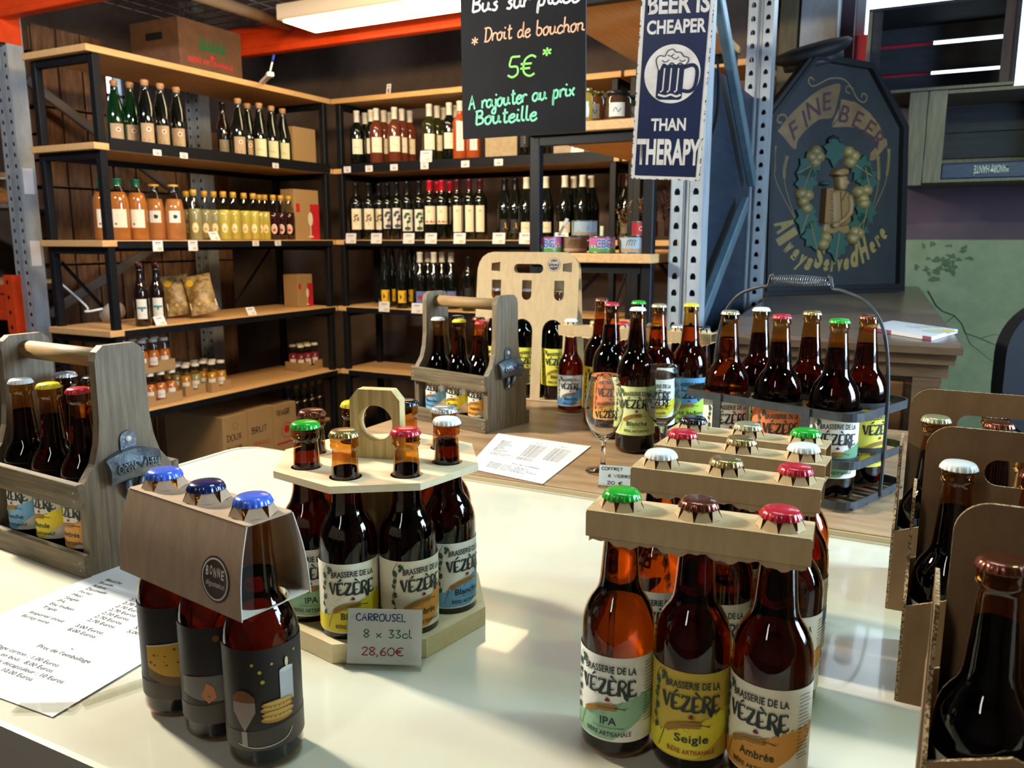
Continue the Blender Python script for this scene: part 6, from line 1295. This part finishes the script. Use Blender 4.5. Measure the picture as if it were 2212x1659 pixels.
# snack bags
def snack(p, rz, lean, label, roll=0):
    t = thing('snack_bag', label, 'snack bag', p, rz, 'snack bags'); W, H = .135, .205; n = 10; vs = []; fs = []
    for sd in (1, -1):
        for i in range(n+1):
            for j in range(n+1):
                u, v_ = i/n, j/n; d = .034*(max(0, math.sin(PI*u))**.6)*(max(0, math.sin(PI*v_))**.5)*(1 - .35*v_); vs.append(((u-.5)*W*(1 - .06*math.sin(PI*v_)), sd*d - .03, v_*H + .001))
    N = (n+1)**2
    for s_ in range(2):
        for i in range(n):
            for j in range(n): a = s_*N + i*(n+1)+j; fs.append((a, a+n+1, a+n+2, a+1) if s_ else (a, a+1, a+n+2, a+n+1))
    M = Matrix.Translation((0, 0, .5*W*abs(math.sin(roll)))) @ Matrix.Rotation(lean, 4, 'X') @ Matrix.Rotation(roll, 4, 'Y'); b = MB(); b.add(vs, fs, mat('snack_film', 'B39A6A', .25, noise=(26, '7A5E32', (1, 1, 1), (.4, .6)), bump=.5), True, M); b.build('film_pouch', t)
    A = Art(); A.disc(-.04, .165, .018, LBL['yellow'], 1, 14); A.rect(-.065, .065, .03, .065, LBL['cream'], 1); A.disc(.02, .052, .011, LBL['gold'], 2, 10); A.disc(-.02, .050, .009, LBL['gold'], 2, 10); A.rect(-.072, .072, .002, .022, mat('snack_black', '1A1712', .4), 1); A.text('Chips', .01, .16, .016, INK, 2, width=.05, shear=.2) if False else A.stroke(crom([(-.01, .165), (.0, .178), (.01, .160), (.03, .172), (.055, .165)], 3), .004, INK, 2)
    def onb(x, y, k):
        u, v_ = x/W + .5, y/H; d = .034*(max(0, math.sin(PI*u))**.6)*(max(0, math.sin(PI*v_))**.5)*(1 - .35*v_); return M @ V((x*.97, -d - .0305 - .0006*k, y))
    b = MB(); A.onto(b, onb); b.build('printed_panel', t)
s_a = SL(388, .23, 2); s_b = SL(442, .11, 2)
snack(s_a, math.radians(58), math.radians(-14), 'crumpled snack bag leaning behind the front one on the lower left shelf', -.12); snack(s_b, math.radians(46), math.radians(-20), 'crumpled snack bag in front, right of the swing top bottles', -.20)
# small lamp with cable at the rear of the lower left shelf
q = SL(240, .30, 2); t = thing('cable_lamp', 'small grey lamp with pale cable at the rear of the lower left shelf', 'lamp', q); Ml = Matrix.Translation(q + V((0, 0, .052))) @ Matrix.Rotation(1.1, 4, 'Y'); b = MB(); b.lathe([(.03, -.05), (.045, -.045), (.045, .03), (.03, .05), (.012, .06)], mat('grey_plastic', 'A09A90', .5), 20, Ml, cap0=True, cap1=True); b.build('lamp_body', t, True)
b = MB(); e = pX(118, 600, FX - .52); b.tube(crom([tuple(q + V((-.02, -.04, .07))), tuple(q + V((-.06, -.10, .06))), (e.x*.5 + q.x*.5, e.y*.45 + q.y*.55, q.z + .08), (e.x, e.y, e.z)], 6), .005, WHITE, 7); b.build('cable', t, True)
# juice trays on the bottom shelf
def tray(p0, nx, ny, cols, label, z, where, cap='white'):
    pit = .0615; W, D = nx*pit + .004, ny*pit + .004; t = thing('cardboard_tray', label, 'tray', (p0[0], p0[1], z)); b = MB(); x1, x0 = p0[0], p0[0] - D; ya, yb = p0[1], p0[1] + W
    b.box(x0, x1, ya, yb, z, z + .002, KRAFT)
    for a in ((x0, x0 + .002, ya, yb), (x1 - .002, x1, ya, ya + W*.38), (x1 - .002, x1, yb - W*.38, yb), (x0 + .0021, x1 - .0021, ya, ya + .002), (x0 + .0021, x1 - .0021, yb - .002, yb)): b.box(*a, z + .0021, z + .052, KRAFT)
    b.box(x1 - .002, x1, ya + W*.381, yb - W*.381, z + .0021, z + .026, KRAFT); b.build('tray_board', t, True); n = 0
    for j in range(ny):
        for i in range(nx):
            m = cols[(i + j) % len(cols)]; shelf_bottle((x1 - .032 - j*pit, ya + .033 + i*pit, z + .0025), ('smalljuice', m, 'white', .03, .068, 'script', 1.2, cap, .139), 'small juice bottle, %s in %s row of %s' % (ORD[i], ('front', 'rear' if ny == 2 else 'middle', 'rear')[j], where), 'small juice bottles in trays', name='juice_bottle', cat='juice bottle')
PEACH = mat('peach_nectar', 'A8602A', .15, coat=.7); MANGO = mat('mango_nectar', 'B07A24', .15, coat=.7); PINKN = mat('strawberry_nectar', '7E2A38', .15, coat=.7)
z1_ = LV[0] + .0005; ya_ = LY(297, 850, FX - .04)
tray((FX - .04, ya_), 4, 2, [PINKN, PEACH, PEACH, PEACH], 'cardboard tray of small juice bottles at the near end of the bottom left shelf', z1_, 'the near low tray')
tray((FX - .05, ya_ - .02), 4, 2, [PEACH], 'cardboard tray of juice stacked on the near low tray', z1_ + .158, 'the upper stacked tray')
yc_ = LY(398, 800, FX - .10); tray((FX - .10, yc_), 2, 3, [MANGO, LEMO2, MANGO], 'cardboard tray of pale juice in the middle of the bottom left shelf', z1_, 'the pale juice tray')
yd_ = LY(452, 800, FX - .07); tray((FX - .07, max(yd_, yc_ + .14)), 2, 3, [MANGO], 'cardboard tray of mango juice right of the pale juice tray', z1_, 'the mango juice tray')
ye_ = LY(650, 760, FX - .12); tray((FX - .12, ye_), 3, 2, [PINKN], 'cardboard tray of dark red juice near the shelf corner', z1_, 'the red juice tray')
# boxes on the floor under the left shelving
ys = [LY(x, y, FX - .02) for x, y in ((480, 905), (534, 893), (590, 884), (640, 876))]
for i, (tx, lb, hd) in enumerate(((('DOUX', 'CHALEIR'), 'brown carton marked in felt pen, leftmost of the three under the left shelving', 1), (('BRUT',), 'brown carton with pen mark and red fragile print under the left shelving', 1), (('VINAIGRE',), 'brown carton with red apple print, right one under the left shelving', 1))):
    zt2 = (.445, .45, .44)[i]; M = frame((FX - .0194, ys[i], .0), (0, 1, 0), (0, 0, 1)); w = ys[i+1] - ys[i] - .004; A = Art()
    for k, s_ in enumerate(tx): A.hand(s_, w*.12, zt2 - (.13 + .065*k if i < 2 else .06), .018, INK, .004, 1, width=w*.62)
    if i == 1: A.text('FRAGILE', w*.5, zt2 - .20, .022, REDP, 1, width=w*.62)
    if i == 2: A.ring(w*.55, zt2 - .15, .040, .044, REDP, 1); A.disc(w*.55, zt2 - .145, .022, REDP, 1, 16); A.rect(w*.1, w*.8, zt2 - .225, zt2 - .215, REDP, 1)
    if i == 0: A.ring(w*.5, zt2 - .055, .016, .020, LBL['dim'], 1, 20)
    carton('cardboard_box', lb, FX - .45, FX - .02, ys[i], ys[i] + w, .001, zt2, KRAFT, ('box_markings', M, A))
GOLDC = ('lemonade', BROWNG, 'dim', .02, .06, 'script', 1.2, 'gold', .214)
for lay in range(2):
    z = .02 + lay*.262; ya = ys[3] + .02; t = thing('bottle_pallet', '%s layer board of dark gold capped bottles under the shelf corner' % ('upper' if lay else 'lower'), 'tray', (FX - .2, ya + .12, z)); b = MB(); b.box(FX - .33, FX - .03, ya, min(ya + .28, FY - .03), z - .018, z, KRAFT, c=.002); b.build('layer_board', t, True)
    for i in range(4):
        for j in range(2): shelf_bottle((FX - .065 - j*.066, ya + .035 + i*.066, z + .0005), GOLDC, 'dark gold capped bottle, %s in %s row, %s layer under corner' % (ORD[i], 'front' if not j else 'rear', 'upper' if lay else 'lower'), 'gold capped bottles under the shelf corner', name='beer_bottle', cat='bottle')
# ---- display shelving: tins, plants, jars
def U3(px, y, d): return pY(px, y, U3Y + d)
def tin(px, Y, z, r, h, m, label, art=None):
    p = pY(px, 530, Y); p.z = z; t = thing('food_tin', label, 'tin', p, 0, 'tins on the display shelf'); b = MB(); b.lathe([(r, .002), (r, h - .002)], m, 36); b.build('printed_wall', t)
    for zz in (0, h - .003): b = MB(); b.lathe([(r*.9, zz + .001), (r + .001, zz), (r + .0012, zz + .003), (r*.92, zz + .003)], STEELH, 36, cap0=True, cap1=True); b.build('rim', t)
    if art:
        A = Art(); art(A, r, h); b = MB(); A.onto(b, cyl_map(r + .0004, 0, face_cam(p))); b.build('printed_art', t)
TG = mat('tin_pink', 'B25A92', .35); TGR = mat('tin_green', '4C8A4E', .4); TBR = mat('tin_brown', '7A6244', .4); TBL = mat('tin_pale_blue', '9FB0B8', .4); TRD = mat('tin_red', '9E2734', .4); TBLUE = mat('tin_blue_lettering', '2E5FA0', .4)
def art_g(tx, x):
    def f(A, r, h):
        A.band(-.06, .06, 24, lambda x_: .003, lambda x_: h*.40 + .004*math.sin(x_*130), TGR, 1)
        for i in range(9): A.rect(-.05 + i*.012, -.046 + i*.012, h*.3, h*.48, TINW, 2)
        A.text(tx, x, h*.34, h*.48, TINW, 3, width=.016*len(tx), bold=.09); A.text(tx, x, h*.34, h*.48, TBLUE, 4, width=.016*len(tx), bold=.02)
        for a in (-50, -10, 30, 70): A.poly([(x + .03, h*.5), (x + .03 + .013*math.cos(math.radians(a + 50)), h*.5 + .013*math.sin(math.radians(a + 50))), (x + .034, h*.52)], LBL['yellow'], 4)
        A.poly([(x + .012, h*.22), (x + .016, h*.29), (x + .02, h*.22), (x + .016, h*.15)], LBL['yellow'], 4)
    return f
def art_b(A, r, h):
    A.band(-.06, .06, 16, lambda x: h*.1, lambda x: h*.28, LBL['tan'], 1); A.stroke([(-.02, h*.35), (.03, h*.35)], .002, TBLUE, 2)
    for k in range(4): A.stroke(crom([(-.02 + .008*k, h*.45), (-.014 + .008*k, h*.75), (-.004 + .006*k, h*.8)], 3), .0012, INK, 2)
def art_w(A, r, h):
    A.poly([(-.03, h*.9), (.03, h*.35), (.03, h*.9)], mat('tin_sky', '6C8FA8', .4), 1); A.band(-.05, .05, 16, lambda x: h*.08, lambda x: h*.26, LBL['tan'], 1); A.stroke([(-.02, h*.32), (.03, h*.36)], .003, TBLUE, 2); A.stroke([(.008, h*.36), (.012, h*.7), (.018, h*.4)], .0015, BROWNI, 2)
def art_r(A, r, h): A.disc(-.012, h*.5, h*.16, TINW, 1, 16); A.disc(-.012, h*.5, h*.10, TRD, 2, 12); A.stroke(crom([(.008, h*.6), (.012, h*.4), (.018, h*.4), (.02, h*.6)], 3), .0022, INK, 1)
uz = 1.306 + .0005; r_t, h_t = .0415, .052
for px, Y, m, lb, ar in ((1186, 2.46, TG, 'food tin with pink and green print, leftmost on the display shelf', art_g('BG', .0)), (1240, 2.50, TBR, 'brown printed tin between the two colourful tins', art_b), (1301, 2.46, TG, 'food tin with pink and green print in the middle of the display shelf', art_g('CBG', .004)), (1366, 2.50, TBL, 'grey blue tin under the red tin on the display shelf', art_b)): tin(px, Y, uz, r_t, h_t, m, lb, ar)
tin(1262, 2.52, uz + h_t + .0015, .0415, .050, TBL, 'pale blue tin with seaside drawing stacked on the brown tin', art_w); tin(1392, 2.53, uz + h_t + .0015, .041, .045, TRD, 'red tin stacked below the dried flowers', art_r)
p = pY(1300, 510, 2.45); p.z = uz + h_t + .0005; b = MB(); b.box(-.006, .006, -.003, .003, 0, .032, mat('pale_stub', 'C9CDA8', .5), c=.002); o = b.build('candle_stub', loc=p); tag(o, 'small pale green stub standing on the middle tin', 'candle')
pa, pb_ = pY(1207, 512, 2.45), pY(1226, 472, 2.47); pa.z = uz + h_t + .003; t = thing('table_knife', 'pale table knife propped upright on the left tins', 'knife', pa); b = MB(); b.bar(pa, pa + (pb_ - pa)*.55, .008, .002, STEELH, (0, 1, 0)); b.build('blade', t, True); b = MB(); b.bar(pa + (pb_ - pa)*.55, pb_, .012, .006, mat('knife_handle', 'BFB9B0', .4), (0, 1, 0), .002); b.build('handle', t, True)
STRAW = mat('dried_straw', 'A88A5C', .8); DRYR = mat('dried_red', '6E3B33', .8)
def dried(base, hts, label, seed, m=STRAW):
    rr = random.Random(seed); t = thing('dried_flowers', label, 'dried flowers', base); b = MB(); h2 = MB()
    for i in range(hts[1]):
        a = rr.random()*6.28; L = hts[0]*rr.uniform(.55, 1); lx, ly = .25*L*math.cos(a), .25*L*math.sin(a); P = crom([(.006*math.cos(a), .006*math.sin(a), 0), (lx*.4, ly*.4, L*.5), (lx, ly, L)], 5); b.tube(P, .0011, m, 5)
        for k in range(14):
            u = .45 + .55*k/13; q = V(P[min(len(P)-1, int(u*(len(P)-1)))]); d = V((rr.gauss(0, 1), rr.gauss(0, 1), rr.uniform(.2, 1.2))).normalized()*rr.uniform(.012, .022); e = d.cross(V((0, 0, 1))).normalized()*.005
            h2.add([q, q + d*.5 + e, q + d, q + d*.5 - e], [(0, 1, 2, 3)], DRYR if rr.random() < .25 else m)
    b.build('stems', t); h2.build('seed_heads', t, fix=False)
dried(pY(1345, 512, 2.56) * 1 + V((0, 0, 0)), (.115, 6), 'dried straw coloured flowers between the blue tin and the red tin', 2)
dried(pY(1392, 488, 2.56), (.10, 8), 'dried grasses standing up behind the red tin', 5); dried(pY(1438, 510, 2.62), (.16, 6), 'dried reddish plant beside the galvanised upright', 8, DRYR)
def jar(px, Y, r, h, m, lid, label):
    p = pY(px, 220, Y); p.z = 1.700 + .0005; t = thing('jam_jar', label, 'jar', p, 0, 'jars on the upper display shelf'); b = MB(); b.lathe([(r*.9, 0), (r, .004), (r, h*.74), (r*.82, h*.82), (r*.82, h*.86)], m, 28, cap0=True); b.build('jar_glass', t); b = MB(); b.lathe([(r*.87, h*.85), (r*.88, h*.985), (r*.84, h)], lid, 28, cap0=True, cap1=True); b.build('lid', t)
    A = Art(); A.band(-r*.75, r*.5, 10, lambda x: h*.16, lambda x: h*.60, LBL['white'], 1); A.stroke(crom([(-r*.4, h*.3), (-r*.2, h*.45), (0, h*.3), (r*.2, h*.42)], 3), .002, INK, 2); b = MB(); A.onto(b, cyl_map(r + .0004, 0, face_cam(p))); b.build('paper_label', t)
GOLDL = mat('gold_lid', '9E8A44', .3, .8); BLKL = mat('black_lid', '17171A', .3)
for px, Y, r, h, m, l, lb in ((1262, 2.43, .028, .105, mat('honey_jar', 'B08A2E', .1, coat=.7), GOLDL, 'yellow jam jar with gold lid beside the chalkboard edge'), (1285, 2.47, .030, .100, mat('orange_jar', 'B06A22', .1, coat=.7), GOLDL, 'orange jam jar with gold lid right of the chalkboard'), (1308, 2.55, .030, .09, mat('red_jar', '5E1C16', .1, coat=.7), BLKL, 'dark red jam jar behind the big jar'), (1336, 2.46, .040, .092, mat('brown_jar', '4E3320', .1, coat=.7), BLKL, 'big brown jar with black lid between chalkboard and tin sign'), (1368, 2.54, .030, .088, mat('olive_jar', '5E6424', .1, coat=.7), BLKL, 'olive green jar half hidden by the tin sign')): jar(px, Y, r, h, m, l, lb)
# ---- far left rack bay
zs_ = zt_ + .001; z2_ = pY(15, 440, RY).z; xl = -4.85
t = thing('rack_shelf', 'far left rack shelf with pine lower board and grey upper board', 'shelf', (-4.3, RY, 0))
b = MB(); b.box(xl, LX0 - .005, RY - .03, RY + .19, zs_, zs_ + .02, PINEX); b.build('lower_board', t, True)
b = MB(); b.box(xl, LX0 - .005, RY - .03, RY + .24, z2_ - .02, z2_, mat('grey_shelf', '6E6A66', .6)); b.build('upper_board', t, True)
for x in (xl, LX0 - .03):
    b = MB(); b.box(x, x + .02, RY + .195, RY + .215, 0, z2_ - .0205, BLACKM); b.build('leg', t, True)
t = carton('cardboard_box', 'kraft carton on the far left upper shelf', pY(-45, 380, RY + .1).x, pY(3, 380, RY + .1).x, RY + .02, RY + .22, z2_ + .0005, .16, KRAFT)
t = thing('glass_jar', 'clear jar of orange snacks on the far left upper shelf', 'jar', pY(17, 430, RY + .09)); t.location.z = z2_ + .0005; b = MB(); b.lathe([(.06, 0), (.062, .004), (.062, .12)], CLEAR, 24, cap0=True); b.build('jar_glass', t); b = MB(); b.lathe([(.05, .003), (.055, .01), (.05, .05), (.02, .065)], mat('orange_snacks', 'C47A34', .6, noise=(60, '8E4E1E', (1, 1, 1)), bump=.5), 20, cap0=True, cap1=True); b.build('snacks', t); b = MB(); b.lathe([(.064, .1205), (.064, .128), (.02, .129)], EDGE, 24, cap1=True, cap0=True); b.build('lid', t)
